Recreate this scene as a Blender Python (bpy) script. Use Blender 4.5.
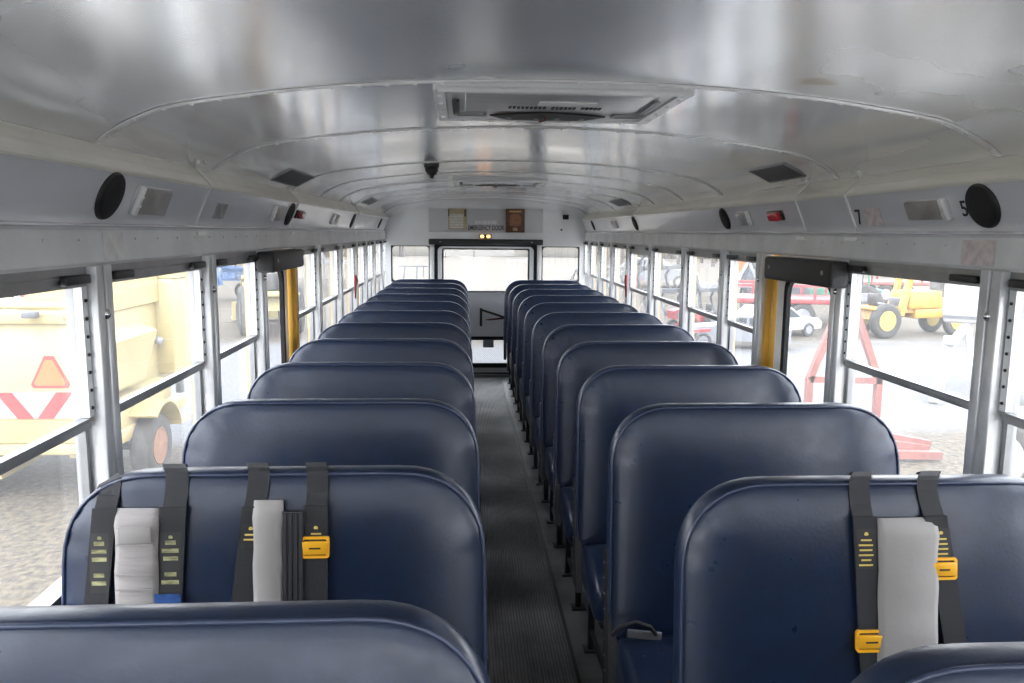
import bpy, bmesh, math, random
from mathutils import Vector, Matrix
random.seed(7)
for o in list(bpy.data.objects): bpy.data.objects.remove(o)
sc = bpy.context.scene
COL = sc.collection
PI = math.pi

# ------------------------------------------------------------ camera, world, exposure
cam_d = bpy.data.cameras.new('camera'); cam = bpy.data.objects.new('camera', cam_d); COL.objects.link(cam)
sc.camera = cam
cam_d.sensor_width = 36.0; cam_d.lens = 783.7 / 1024 * 36.0
cam_d.clip_start = 0.02; cam_d.clip_end = 600
_pi, _ya, _ro = 0.1385, 0.0616, 0.0089
_F = Vector((math.sin(_ya)*math.cos(_pi), math.cos(_ya)*math.cos(_pi), -math.sin(_pi)))
_R = Vector((math.cos(_ya), -math.sin(_ya), 0)); _U = _R.cross(_F)
_R2 = _R*math.cos(_ro) + _U*math.sin(_ro); _U2 = -_R*math.sin(_ro) + _U*math.cos(_ro)
m = Matrix((_R2, _U2, -_F)).transposed().to_4x4(); m.translation = Vector((-0.237, 0, 1.597))
cam.matrix_world = m

sc.view_settings.view_transform = 'Standard'; sc.view_settings.look = 'None'
sc.view_settings.gamma = 1.0; sc.view_settings.use_curve_mapping = False
sc.view_settings.exposure = 2.80

w = bpy.data.worlds.new('world'); sc.world = w; w.use_nodes = True
nt = w.node_tree; nt.nodes.clear()
wo = nt.nodes.new('ShaderNodeOutputWorld'); bg = nt.nodes.new('ShaderNodeBackground')
tc = nt.nodes.new('ShaderNodeTexCoord'); sep = nt.nodes.new('ShaderNodeSeparateXYZ'); cr = nt.nodes.new('ShaderNodeValToRGB')
nt.links.new(tc.outputs['Generated'], sep.inputs[0]); nt.links.new(sep.outputs['Z'], cr.inputs[0])
cr.color_ramp.elements[0].position = 0.0; cr.color_ramp.elements[0].color = (0.94, 0.96, 1.0, 1)
cr.color_ramp.elements[1].position = 0.8; cr.color_ramp.elements[1].color = (0.80, 0.88, 1.0, 1)
nt.links.new(cr.outputs[0], bg.inputs[0]); bg.inputs[1].default_value = 1.35
nt.links.new(bg.outputs[0], wo.inputs[0])
sd = bpy.data.lights.new('sun', 'SUN'); sd.energy = 0.9; sd.angle = math.radians(35); sd.color = (1.0, 0.97, 0.92)
sun = bpy.data.objects.new('sun', sd); COL.objects.link(sun); sun.rotation_euler = (math.radians(38), math.radians(12), math.radians(-20))

# ------------------------------------------------------------ materials
MATS = {}
def mat(name, col, rough=0.5, metal=0.0, noise=0.0, nscale=8.0, bump=0.0, bscale=40.0, coat=0.0, col2=None, emit=None, estr=0.0, stretch=None, rvar=0.0, bdist=0.01, detail=4.0):
    if name in MATS: return MATS[name]
    m = bpy.data.materials.new(name); m.use_nodes = True; n = m.node_tree; b = n.nodes['Principled BSDF']
    b.inputs['Base Color'].default_value = (*col, 1); b.inputs['Roughness'].default_value = rough; b.inputs['Metallic'].default_value = metal
    if coat: b.inputs['Coat Weight'].default_value = coat; b.inputs['Coat Roughness'].default_value = 0.15
    if emit: b.inputs['Emission Color'].default_value = (*emit, 1); b.inputs['Emission Strength'].default_value = estr
    t = n.nodes.new('ShaderNodeTexCoord'); mp = n.nodes.new('ShaderNodeMapping'); n.links.new(t.outputs['Object'], mp.inputs[0])
    if stretch: mp.inputs['Scale'].default_value = stretch
    if noise or col2 or rvar:
        nz = n.nodes.new('ShaderNodeTexNoise'); nz.inputs['Scale'].default_value = nscale; nz.inputs['Detail'].default_value = detail
        n.links.new(mp.outputs[0], nz.inputs['Vector'])
        if noise or col2:
            mx = n.nodes.new('ShaderNodeMix'); mx.data_type = 'RGBA'
            c2 = col2 if col2 else tuple(max(0, c*(1-noise)) for c in col)
            mx.inputs[6].default_value = (*col, 1); mx.inputs[7].default_value = (*c2, 1)
            r = n.nodes.new('ShaderNodeMapRange'); r.inputs[1].default_value = 0.35; r.inputs[2].default_value = 0.65
            n.links.new(nz.outputs[0], r.inputs[0]); n.links.new(r.outputs[0], mx.inputs[0]); n.links.new(mx.outputs[2], b.inputs['Base Color'])
        if rvar:
            r2 = n.nodes.new('ShaderNodeMapRange'); r2.inputs[3].default_value = max(0.02, rough-rvar); r2.inputs[4].default_value = rough+rvar
            r2.inputs[1].default_value = 0.3; r2.inputs[2].default_value = 0.7
            n.links.new(nz.outputs[0], r2.inputs[0]); n.links.new(r2.outputs[0], b.inputs['Roughness'])
    if bump:
        nb = n.nodes.new('ShaderNodeTexNoise'); nb.inputs['Scale'].default_value = bscale; nb.inputs['Detail'].default_value = 3
        n.links.new(mp.outputs[0], nb.inputs['Vector'])
        bp = n.nodes.new('ShaderNodeBump'); bp.inputs['Strength'].default_value = bump; bp.inputs['Distance'].default_value = bdist
        n.links.new(nb.outputs[0], bp.inputs['Height']); n.links.new(bp.outputs[0], b.inputs['Normal'])
    MATS[name] = m
    return m

def glass_mat(name, haze=0.05, tint=(1, 1, 1)):
    m = bpy.data.materials.new(name); m.use_nodes = True; n = m.node_tree; n.nodes.clear()
    out = n.nodes.new('ShaderNodeOutputMaterial'); tr = n.nodes.new('ShaderNodeBsdfTransparent'); gl = n.nodes.new('ShaderNodeBsdfGlossy')
    df = n.nodes.new('ShaderNodeBsdfTranslucent'); fr = n.nodes.new('ShaderNodeLayerWeight'); m1 = n.nodes.new('ShaderNodeMixShader'); m2 = n.nodes.new('ShaderNodeMixShader')
    tr.inputs[0].default_value = (*tint, 1); gl.inputs['Roughness'].default_value = 0.02; df.inputs[0].default_value = (0.9, 0.9, 0.88, 1)
    fp = n.nodes.new('ShaderNodeMath'); fp.operation = 'POWER'; fp.inputs[1].default_value = 5.0; n.links.new(fr.outputs['Facing'], fp.inputs[0])
    fm = n.nodes.new('ShaderNodeMath'); fm.operation = 'MULTIPLY_ADD'; fm.inputs[1].default_value = 0.6; fm.inputs[2].default_value = 0.03; n.links.new(fp.outputs[0], fm.inputs[0])
    nz = n.nodes.new('ShaderNodeTexNoise'); nz.inputs['Scale'].default_value = 5.0; t = n.nodes.new('ShaderNodeTexCoord'); n.links.new(t.outputs['Object'], nz.inputs['Vector'])
    mr = n.nodes.new('ShaderNodeMapRange'); mr.inputs[3].default_value = haze*0.6; mr.inputs[4].default_value = haze*1.4; n.links.new(nz.outputs[0], mr.inputs[0])
    n.links.new(mr.outputs[0], m1.inputs[0]); n.links.new(tr.outputs[0], m1.inputs[1]); n.links.new(df.outputs[0], m1.inputs[2])
    n.links.new(fm.outputs[0], m2.inputs[0]); n.links.new(m1.outputs[0], m2.inputs[1]); n.links.new(gl.outputs[0], m2.inputs[2])
    n.links.new(m2.outputs[0], out.inputs[0]); MATS[name] = m
    return m

GLASS = glass_mat('window glass', 0.032)
VINYL = mat('navy vinyl', (0.0100, 0.0195, 0.047), rough=0.33, rvar=0.06, nscale=18, bump=0.25, bscale=130, bdist=0.0012, noise=0.25)
PIPE = mat('navy piping', (0.030, 0.040, 0.075), rough=0.25)
BLACKP = mat('black plastic', (0.012, 0.012, 0.013), rough=0.45, bump=0.1, bscale=120)
PADBLK = mat('black pad vinyl', (0.012, 0.012, 0.014), rough=0.5, bump=0.3, bscale=200, bdist=0.002)
RUBBER = mat('black rubber', (0.008, 0.008, 0.009), rough=0.9)
STEELD = mat('black painted steel', (0.018, 0.017, 0.016), rough=0.45, noise=0.4, nscale=20)
ALU = mat('window aluminium', (0.66, 0.67, 0.68), rough=0.32, metal=0.45, noise=0.15, nscale=12)
ALUD = mat('dull grey sash metal', (0.30, 0.305, 0.31), rough=0.40, metal=0.55, noise=0.2, nscale=10)
WHITEM = mat('grey white enamel', (0.74, 0.75, 0.755), rough=0.3, noise=0.1, nscale=3, coat=0.3)
PANEL = mat('side panel paint', (0.80, 0.805, 0.83), rough=0.24, metal=0.15, noise=0.10, nscale=2.5, bump=0.25, bscale=2.2, bdist=0.012)
HEADER = mat('window header paint', (0.74, 0.75, 0.75), rough=0.35, noise=0.16, nscale=7)
CREAM = mat('cream moulding', (0.80, 0.78, 0.69), rough=0.3, metal=0.05, noise=0.1, nscale=4)
YELLOW = mat('bus yellow paint', (0.62, 0.34, 0.035), rough=0.35, noise=0.2, nscale=6)
WEB = mat('black webbing', (0.016, 0.016, 0.018), rough=0.75, bump=0.5, bscale=500, bdist=0.001)
WEBD = mat('ribbed dark webbing', (0.020, 0.020, 0.023), rough=0.6, bump=0.6, bscale=60, bdist=0.002, stretch=(8, 0.2, 0.2))
GREYF = mat('grey padded fabric', (0.33, 0.305, 0.29), rough=0.85, bump=0.6, bscale=30, bdist=0.006, noise=0.15, nscale=14, stretch=(0.6, 1, 3))
GREYP = mat('smooth grey pad', (0.31, 0.29, 0.275), rough=0.7, noise=0.1, nscale=9, bump=0.2, bscale=20)
BUCK = mat('yellow buckle plastic', (0.85, 0.42, 0.02), rough=0.3)
MARKY = mat('yellow print', (0.65, 0.48, 0.12), rough=0.6)
WORN = mat('worn label print', (0.42, 0.40, 0.20), rough=0.7, noise=0.7, nscale=60, stretch=(0.5, 1, 2))
LABELB = mat('black label cloth', (0.015, 0.015, 0.015), rough=0.5)
BLUETAG = mat('blue tag', (0.03, 0.10, 0.32), rough=0.5, noise=0.5, nscale=60)
INK = mat('black ink', (0.01, 0.01, 0.012), rough=0.6)
WHITEP = mat('white paint', (0.82, 0.82, 0.82), rough=0.35)
DARKG = mat('dark speaker mesh', (0.012, 0.012, 0.013), rough=0.8, bump=0.8, bscale=500, bdist=0.001)
CHROME = mat('worn chrome', (0.75, 0.75, 0.74), rough=0.14, metal=1.0, bump=0.2, bscale=30)
LENS = mat('clouded lamp lens', (0.50, 0.49, 0.46), rough=0.25, noise=0.35, nscale=25, coat=0.4)
LENSD = mat('dull lamp lens', (0.40, 0.385, 0.36), rough=0.45, noise=0.3, nscale=14)
REDL = mat('red lamp lens', (0.65, 0.02, 0.02), rough=0.15, coat=0.6)
AMBER = mat('amber glowing bulb', (1, 0.45, 0.1), rough=0.3, emit=(1.0, 0.42, 0.10), estr=0.9)
PAPER = mat('worn paper sticker', (0.78, 0.77, 0.75), rough=0.7, noise=0.18, nscale=25)
PAPERP = mat('faded pink sticker', (0.74, 0.66, 0.64), rough=0.7, noise=0.25, nscale=40)
WOOD = mat('brown varnished box', (0.13, 0.045, 0.012), rough=0.3, noise=0.6, nscale=20, stretch=(1, 1, 3))
TAN = mat('tan card', (0.50, 0.42, 0.26), rough=0.7, noise=0.2, nscale=30)
REDP = mat('red painted metal', (0.22, 0.024, 0.026), rough=0.5, noise=0.3, nscale=5)
REDF = mat('faded red painted metal', (0.17, 0.060, 0.050), rough=0.6, noise=0.35, nscale=4)
SEAM = mat('bright seam lip', (0.88, 0.88, 0.87), rough=0.3, metal=0.25)
WHITEX = mat('white weathered paint', (0.23, 0.23, 0.23), rough=0.4)
CHIP = mat('pale yellow machine paint', (0.29, 0.245, 0.115), rough=0.45, noise=0.10, nscale=3)
TRACY = mat('tractor yellow', (0.34, 0.175, 0.02), rough=0.4, noise=0.2, nscale=3)
TIRE = mat('tyre rubber', (0.035, 0.034, 0.033), rough=0.85, noise=0.4, nscale=10, bump=0.5, bscale=30)
RUST = mat('rusty orange rim', (0.20, 0.09, 0.045), rough=0.7, noise=0.4, nscale=12)
ORANGE = mat('safety orange', (0.34, 0.085, 0.02), rough=0.5)
REFLR = mat('red reflective tape', (0.20, 0.022, 0.022), rough=0.4)
BLUEM = mat('tractor blue', (0.04, 0.09, 0.19), rough=0.4, noise=0.2, nscale=3)
TEAL = mat('tractor green', (0.03, 0.15, 0.10), rough=0.45, noise=0.3, nscale=3)
ORNM = mat('orange machine paint', (0.45, 0.11, 0.03), rough=0.45, noise=0.2, nscale=3)
DKMACH = mat('dark machinery', (0.07, 0.075, 0.085), rough=0.6, noise=0.5, nscale=4)
GREYM = mat('grey galvanised machinery', (0.20, 0.205, 0.22), rough=0.5, metal=0.3, noise=0.3, nscale=4)
SILVER = mat('silver car paint', (0.20, 0.21, 0.23), rough=0.25, metal=0.5)
CARGL = mat('dark car glass', (0.03, 0.035, 0.04), rough=0.08)
BARK = mat('grey bark', (0.16, 0.14, 0.125), rough=0.9, noise=0.3, nscale=1)

def ceil_mat():
    m = bpy.data.materials.new('brushed aluminium ceiling'); m.use_nodes = True; n = m.node_tree; b = n.nodes['Principled BSDF']
    t = n.nodes.new('ShaderNodeTexCoord')
    b.inputs['Metallic'].default_value = 0.68
    nz = n.nodes.new('ShaderNodeTexNoise'); nz.inputs['Scale'].default_value = 1.6; nz.inputs['Detail'].default_value = 3; n.links.new(t.outputs['Object'], nz.inputs['Vector'])
    mr = n.nodes.new('ShaderNodeMapRange'); mr.inputs[1].default_value = 0.3; mr.inputs[2].default_value = 0.7; mr.inputs[3].default_value = 0.11; mr.inputs[4].default_value = 0.22
    n.links.new(nz.outputs[0], mr.inputs[0])
    # the front sheet is duller than the sheets behind the first seam
    sy = n.nodes.new('ShaderNodeSeparateXYZ'); n.links.new(t.outputs['Object'], sy.inputs[0])
    dl = n.nodes.new('ShaderNodeMath'); dl.operation = 'LESS_THAN'; dl.inputs[1].default_value = 1.888; n.links.new(sy.outputs['Y'], dl.inputs[0])
    da = n.nodes.new('ShaderNodeMath'); da.operation = 'MULTIPLY_ADD'; da.inputs[1].default_value = 0.08; n.links.new(dl.outputs[0], da.inputs[0]); n.links.new(mr.outputs[0], da.inputs[2])
    n.links.new(da.outputs[0], b.inputs['Roughness'])
    # a brown stain on the metal
    vm = n.nodes.new('ShaderNodeVectorMath'); vm.operation = 'SUBTRACT'; vm.inputs[1].default_value = (0.535, 1.735, 1.93)
    v2 = n.nodes.new('ShaderNodeVectorMath'); v2.operation = 'MULTIPLY'; v2.inputs[1].default_value = (1.0, 1.1, 0.2)
    ln = n.nodes.new('ShaderNodeVectorMath'); ln.operation = 'LENGTH'
    ns = n.nodes.new('ShaderNodeTexNoise'); ns.inputs['Scale'].default_value = 30; n.links.new(t.outputs['Object'], ns.inputs['Vector'])
    ad = n.nodes.new('ShaderNodeMath'); ad.operation = 'MULTIPLY_ADD'; ad.inputs[1].default_value = 0.05
    n.links.new(t.outputs['Object'], vm.inputs[0]); n.links.new(vm.outputs[0], v2.inputs[0]); n.links.new(v2.outputs[0], ln.inputs[0])
    n.links.new(ns.outputs[0], ad.inputs[0]); n.links.new(ln.outputs['Value'], ad.inputs[2])
    r3 = n.nodes.new('ShaderNodeMapRange'); r3.inputs[1].default_value = 0.05; r3.inputs[2].default_value = 0.075; r3.inputs[3].default_value = 0.55; r3.inputs[4].default_value = 0.0
    n.links.new(ad.outputs[0], r3.inputs[0])
    mx = n.nodes.new('ShaderNodeMix'); mx.data_type = 'RGBA'; mx.inputs[6].default_value = (0.86, 0.865, 0.87, 1); mx.inputs[7].default_value = (0.45, 0.28, 0.10, 1)
    n.links.new(r3.outputs[0], mx.inputs[0]); n.links.new(mx.outputs[2], b.inputs['Base Color'])
    # slight panel waviness + fine brushing
    mp = n.nodes.new('ShaderNodeMapping'); mp.inputs['Scale'].default_value = (2.6, 0.9, 1); n.links.new(t.outputs['Object'], mp.inputs[0])
    nb = n.nodes.new('ShaderNodeTexNoise'); nb.inputs['Scale'].default_value = 1.3; nb.inputs['Detail'].default_value = 1.0; n.links.new(mp.outputs[0], nb.inputs['Vector'])
    bp = n.nodes.new('ShaderNodeBump'); bp.inputs['Strength'].default_value = 0.35; bp.inputs['Distance'].default_value = 0.012
    n.links.new(nb.outputs[0], bp.inputs['Height']); n.links.new(bp.outputs[0], b.inputs['Normal'])
    MATS['ceil'] = m; return m
CEIL = ceil_mat()

def floor_mat():
    m = bpy.data.materials.new('ribbed rubber floor'); m.use_nodes = True; n = m.node_tree; b = n.nodes['Principled BSDF']
    t = n.nodes.new('ShaderNodeTexCoord'); sp = n.nodes.new('ShaderNodeSeparateXYZ'); n.links.new(t.outputs['Object'], sp.inputs[0])
    ms = n.nodes.new('ShaderNodeMath'); ms.operation = 'MULTIPLY'; ms.inputs[1].default_value = 2*PI/0.0125; n.links.new(sp.outputs['X'], ms.inputs[0])
    sn = n.nodes.new('ShaderNodeMath'); sn.operation = 'SINE'; n.links.new(ms.outputs[0], sn.inputs[0])
    ab = n.nodes.new('ShaderNodeMath'); ab.operation = 'ABSOLUTE'; n.links.new(sp.outputs['X'], ab.inputs[0])
    lt = n.nodes.new('ShaderNodeMath'); lt.operation = 'LESS_THAN'; lt.inputs[1].default_value = 0.165; n.links.new(ab.outputs[0], lt.inputs[0])
    mu = n.nodes.new('ShaderNodeMath'); mu.operation = 'MULTIPLY'; n.links.new(sn.outputs[0], mu.inputs[0]); n.links.new(lt.outputs[0], mu.inputs[1])
    nz = n.nodes.new('ShaderNodeTexNoise'); nz.inputs['Scale'].default_value = 2.5; nz.inputs['Detail'].default_value = 6; n.links.new(t.outputs['Object'], nz.inputs['Vector'])
    cr = n.nodes.new('ShaderNodeValToRGB'); cr.color_ramp.elements[0].position = 0.38; cr.color_ramp.elements[0].color = (0.045, 0.045, 0.047, 1)
    cr.color_ramp.elements[1].position = 0.72; cr.color_ramp.elements[1].color = (0.27, 0.262, 0.25, 1); n.links.new(nz.outputs[0], cr.inputs[0])
    r = n.nodes.new('ShaderNodeMapRange'); r.inputs[1].default_value = -1; r.inputs[2].default_value = 1; r.inputs[3].default_value = 0.45; r.inputs[4].default_value = 1.0; n.links.new(mu.outputs[0], r.inputs[0])
    mx = n.nodes.new('ShaderNodeMix'); mx.data_type = 'RGBA'; mx.blend_type = 'MULTIPLY'; mx.inputs[0].default_value = 1.0
    n.links.new(cr.outputs[0], mx.inputs[6]); n.links.new(r.outputs[0], mx.inputs[7]); n.links.new(mx.outputs[2], b.inputs['Base Color'])
    b.inputs['Roughness'].default_value = 0.42
    bp = n.nodes.new('ShaderNodeBump'); bp.inputs['Strength'].default_value = 0.8; bp.inputs['Distance'].default_value = 0.003
    n.links.new(mu.outputs[0], bp.inputs['Height']); n.links.new(bp.outputs[0], b.inputs['Normal'])
    return m
FLOORM = floor_mat()

def ground_mat():
    m = bpy.data.materials.new('yard ground'); m.use_nodes = True; n = m.node_tree; b = n.nodes['Principled BSDF']; b.inputs['Roughness'].default_value = 0.95
    t = n.nodes.new('ShaderNodeTexCoord')
    def noise(s, d=5):
        z = n.nodes.new('ShaderNodeTexNoise'); z.inputs['Scale'].default_value = s; z.inputs['Detail'].default_value = d; n.links.new(t.outputs['Object'], z.inputs['Vector']); return z
    def ramp(src, a, ca, c, cc):
        r = n.nodes.new('ShaderNodeValToRGB'); r.color_ramp.elements[0].position = a; r.color_ramp.elements[0].color = (*ca, 1); r.color_ramp.elements[1].position = c; r.color_ramp.elements[1].color = (*cc, 1); n.links.new(src, r.inputs[0]); return r
    grass = ramp(noise(14, 8).outputs[0], 0.35, (0.020, 0.015, 0.010), 0.65, (0.074, 0.057, 0.034))
    gravel = ramp(noise(30, 8).outputs[0], 0.35, (0.045, 0.045, 0.047), 0.62, (0.110, 0.110, 0.112))
    # gravel track: a wide band, its edge broken up
    sp = n.nodes.new('ShaderNodeSeparateXYZ'); n.links.new(t.outputs['Object'], sp.inputs[0])
    nn = noise(0.35, 4)
    ad = n.nodes.new('ShaderNodeMath'); ad.operation = 'MULTIPLY_ADD'; ad.inputs[1].default_value = 7.0; n.links.new(nn.outputs[0], ad.inputs[0]); n.links.new(sp.outputs['Y'], ad.inputs[2])
    a1 = n.nodes.new('ShaderNodeMapRange'); a1.inputs[1].default_value = 12.2; a1.inputs[2].default_value = 13.6; n.links.new(ad.outputs[0], a1.inputs[0])
    a2 = n.nodes.new('ShaderNodeMapRange'); a2.inputs[1].default_value = 20.6; a2.inputs[2].default_value = 22.5; a2.inputs[3].default_value = 1; a2.inputs[4].default_value = 0; n.links.new(ad.outputs[0], a2.inputs[0])
    mu = n.nodes.new('ShaderNodeMath'); mu.operation = 'MULTIPLY'; n.links.new(a1.outputs[0], mu.inputs[0]); n.links.new(a2.outputs[0], mu.inputs[1])
    mx = n.nodes.new('ShaderNodeMix'); mx.data_type = 'RGBA'; n.links.new(mu.outputs[0], mx.inputs[0]); n.links.new(grass.outputs[0], mx.inputs[6]); n.links.new(gravel.outputs[0], mx.inputs[7])
    n.links.new(mx.outputs[2], b.inputs['Base Color'])
    bp = n.nodes.new('ShaderNodeBump'); bp.inputs['Strength'].default_value = 0.8; bp.inputs['Distance'].default_value = 0.05; n.links.new(noise(12, 8).outputs[0], bp.inputs['Height']); n.links.new(bp.outputs[0], b.inputs['Normal'])
    return m
GROUNDM = ground_mat()
HILLM = mat('dry field and scrub', (0.12, 0.11, 0.085), rough=0.95, col2=(0.07, 0.064, 0.056), nscale=0.12, noise=0.5)
def mesh_glass():
    m = bpy.data.materials.new('wired glass'); m.use_nodes = True; n = m.node_tree; b = n.nodes['Principled BSDF']; out = n.nodes['Material Output']
    b.inputs['Base Color'].default_value = (0.25, 0.25, 0.25, 1)
    t = n.nodes.new('ShaderNodeTexCoord'); sp = n.nodes.new('ShaderNodeSeparateXYZ'); n.links.new(t.outputs['Object'], sp.inputs[0])
    fs = []
    for sgn in (1, -1):
        a = n.nodes.new('ShaderNodeMath'); a.operation = 'MULTIPLY_ADD'; a.inputs[1].default_value = sgn; n.links.new(sp.outputs['X'], a.inputs[0]); n.links.new(sp.outputs['Z'], a.inputs[2])
        p = n.nodes.new('ShaderNodeMath'); p.operation = 'PINGPONG'; p.inputs[1].default_value = 0.011; n.links.new(a.outputs[0], p.inputs[0])
        l = n.nodes.new('ShaderNodeMath'); l.operation = 'LESS_THAN'; l.inputs[1].default_value = 0.0022; n.links.new(p.outputs[0], l.inputs[0]); fs.append(l)
    mxx = n.nodes.new('ShaderNodeMath'); mxx.operation = 'MAXIMUM'; n.links.new(fs[0].outputs[0], mxx.inputs[0]); n.links.new(fs[1].outputs[0], mxx.inputs[1])
    tr = n.nodes.new('ShaderNodeBsdfTransparent'); ms = n.nodes.new('ShaderNodeMixShader')
    n.links.new(mxx.outputs[0], ms.inputs[0]); n.links.new(tr.outputs[0], ms.inputs[1]); n.links.new(b.outputs[0], ms.inputs[2]); n.links.new(ms.outputs[0], out.inputs[0])
    return m
WIREG = mesh_glass()

# ------------------------------------------------------------ mesh helpers
class MB:
    def __init__(s): s.bm = bmesh.new(); s.mi = 0
    def _f(s, fs, sm=False):
        for f in fs:
            f.material_index = s.mi; f.smooth = sm
    def box(s, c, d, rot=None, bev=0.0, seg=2):
        r = bmesh.ops.create_cube(s.bm, size=1.0); vs = r['verts']
        M = Matrix.Translation(c) @ (rot.to_4x4() if rot else Matrix.Identity(4)) @ Matrix.Diagonal((*d, 1))
        bmesh.ops.transform(s.bm, matrix=M, verts=vs)
        fs = list({f for v in vs for f in v.link_faces})
        if bev:
            es = list({e for v in vs for e in v.link_edges})
            rr = bmesh.ops.bevel(s.bm, geom=es, offset=bev, segments=seg, profile=0.5, affect='EDGES')
            fs = list({f for v in rr['verts'] for f in v.link_faces} | {f for f in fs if f.is_valid})
            s._f(fs, True)
        else: s._f(fs)
        return s
    def bb(s, x0, x1, y0, y1, z0, z1, bev=0.0, seg=2):
        return s.box(((x0+x1)/2, (y0+y1)/2, (z0+z1)/2), (abs(x1-x0), abs(y1-y0), abs(z1-z0)), None, bev, seg)
    def bar(s, a, b, wd, hd=None):
        a, b = Vector(a), Vector(b); d = b-a; L = d.length; q = d.to_track_quat('Z', 'Y').to_matrix()
        return s.box((a+b)/2, (wd, hd or wd, L), q)
    def cyl(s, a, b, r, r2=None, n=16, cap=True):
        a, b = Vector(a), Vector(b); d = b-a
        q = d.to_track_quat('Z', 'Y').to_matrix().to_4x4()
        rr = bmesh.ops.create_cone(s.bm, cap_ends=cap, segments=n, radius1=r, radius2=r if r2 is None else r2, depth=d.length)
        bmesh.ops.transform(s.bm, matrix=Matrix.Translation((a+b)/2) @ q, verts=rr['verts'])
        fs = list({f for v in rr['verts'] for f in v.link_faces})
        for f in fs: f.material_index = s.mi; f.smooth = len(f.verts) == 4
        return s
    def sph(s, c, r, sc=(1, 1, 1), u=10, v=6):
        rr = bmesh.ops.create_uvsphere(s.bm, u_segments=u, v_segments=v, radius=r)
        bmesh.ops.transform(s.bm, matrix=Matrix.Translation(c) @ Matrix.Diagonal((*sc, 1)), verts=rr['verts'])
        s._f({f for q in rr['verts'] for f in q.link_faces}, True); return s
    def tube(s, pts, r, n=8, closed=False):
        pts = [Vector(p) for p in pts]; rings = []; N = len(pts); up = None
        for i, p in enumerate(pts):
            a = pts[i-1] if (i > 0 or closed) else p; b = pts[(i+1) % N] if (i < N-1 or closed) else p
            t = (b-a).normalized()
            if up is None: up = t.orthogonal().normalized()
            up = (up - t*up.dot(t)).normalized(); sd = t.cross(up)
            rings.append([s.bm.verts.new(p + (up*math.cos(2*PI*k/n) + sd*math.sin(2*PI*k/n))*r) for k in range(n)])
        rng = range(N if closed else N-1)
        for i in rng:
            A, B = rings[i], rings[(i+1) % N]
            s._f([s.bm.faces.new((A[k], A[(k+1) % n], B[(k+1) % n], B[k])) for k in range(n)], True)
        if not closed: s._f([s.bm.faces.new(rings[0][::-1]), s.bm.faces.new(rings[-1])])
        return s
    def loft(s, rings, closed=True, cap=True, smooth=True):
        R = [[s.bm.verts.new(p) for p in r] for r in rings]; n = len(R[0])
        for i in range(len(R)-1):
            for k in range(n if closed else n-1):
                s._f([s.bm.faces.new((R[i][k], R[i][(k+1) % n], R[i+1][(k+1) % n], R[i+1][k]))], smooth)
        if cap: s._f([s.bm.faces.new(R[0][::-1]), s.bm.faces.new(R[-1])], smooth)
        return s
    def prism(s, poly, fn, w0, w1):
        A = [s.bm.verts.new(fn(u, v, w0)) for u, v in poly]; B = [s.bm.verts.new(fn(u, v, w1)) for u, v in poly]; n = len(poly)
        fs = [s.bm.faces.new(A[::-1]), s.bm.faces.new(B)] + [s.bm.faces.new((A[k], A[(k+1) % n], B[(k+1) % n], B[k])) for k in range(n)]
        s._f(fs); return s
    def ring(s, o, i, fn, w0, w1):
        V = [[s.bm.verts.new(fn(u, v, w)) for u, v in P] for P, w in ((o, w0), (i, w0), (i, w1), (o, w1))]; n = len(o)
        for a in range(4):
            P, Q = V[a], V[(a+1) % 4]
            s._f([s.bm.faces.new((P[k], P[(k+1) % n], Q[(k+1) % n], Q[k])) for k in range(n)])
        return s
    def lathe(s, prof, c, axis='X', n=24):
        c = Vector(c); rings = []
        for k in range(n):
            a = 2*PI*k/n; rr = []
            for r, h in prof:
                u, v = r*math.cos(a), r*math.sin(a)
                rr.append(c + Vector({'X': (h, u, v), 'Y': (u, h, v), 'Z': (u, v, h)}[axis]))
            rings.append([s.bm.verts.new(p) for p in rr])
        for k in range(n):
            A, B = rings[k], rings[(k+1) % n]
            for j in range(len(prof)-1): s._f([s.bm.faces.new((A[j], A[j+1], B[j+1], B[j]))], True)
        s._f([s.bm.faces.new([r[0] for r in rings]), s.bm.faces.new([r[-1] for r in rings][::-1])], False)
        return s
    def text(s, txt, size, M, depth=0.0008, bold=0.0):
        cu = bpy.data.curves.new('t', 'FONT'); cu.body = txt; cu.size = size; cu.extrude = depth; cu.align_x = 'CENTER'; cu.align_y = 'CENTER'; cu.offset = bold; cu.resolution_u = 3
        ob = bpy.data.objects.new('t', cu); COL.objects.link(ob); dg = bpy.context.evaluated_depsgraph_get(); dg.update()
        me = bpy.data.meshes.new_from_object(ob.evaluated_get(dg)); me.transform(M)
        n0 = len(s.bm.faces); s.bm.from_mesh(me); s.bm.faces.ensure_lookup_table()
        for f in s.bm.faces[n0:]: f.material_index = s.mi
        bpy.data.objects.remove(ob); return s
    def build(s, name, mats, parent=None, loc=None):
        bmesh.ops.recalc_face_normals(s.bm, faces=s.bm.faces)
        me = bpy.data.meshes.new(name); s.bm.to_mesh(me); s.bm.free()
        for m_ in (mats if isinstance(mats, (list, tuple)) else [mats]): me.materials.append(m_)
        o = bpy.data.objects.new(name, me); COL.objects.link(o)
        if parent: o.parent = parent
        if loc: o.location = loc
        return o

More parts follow.
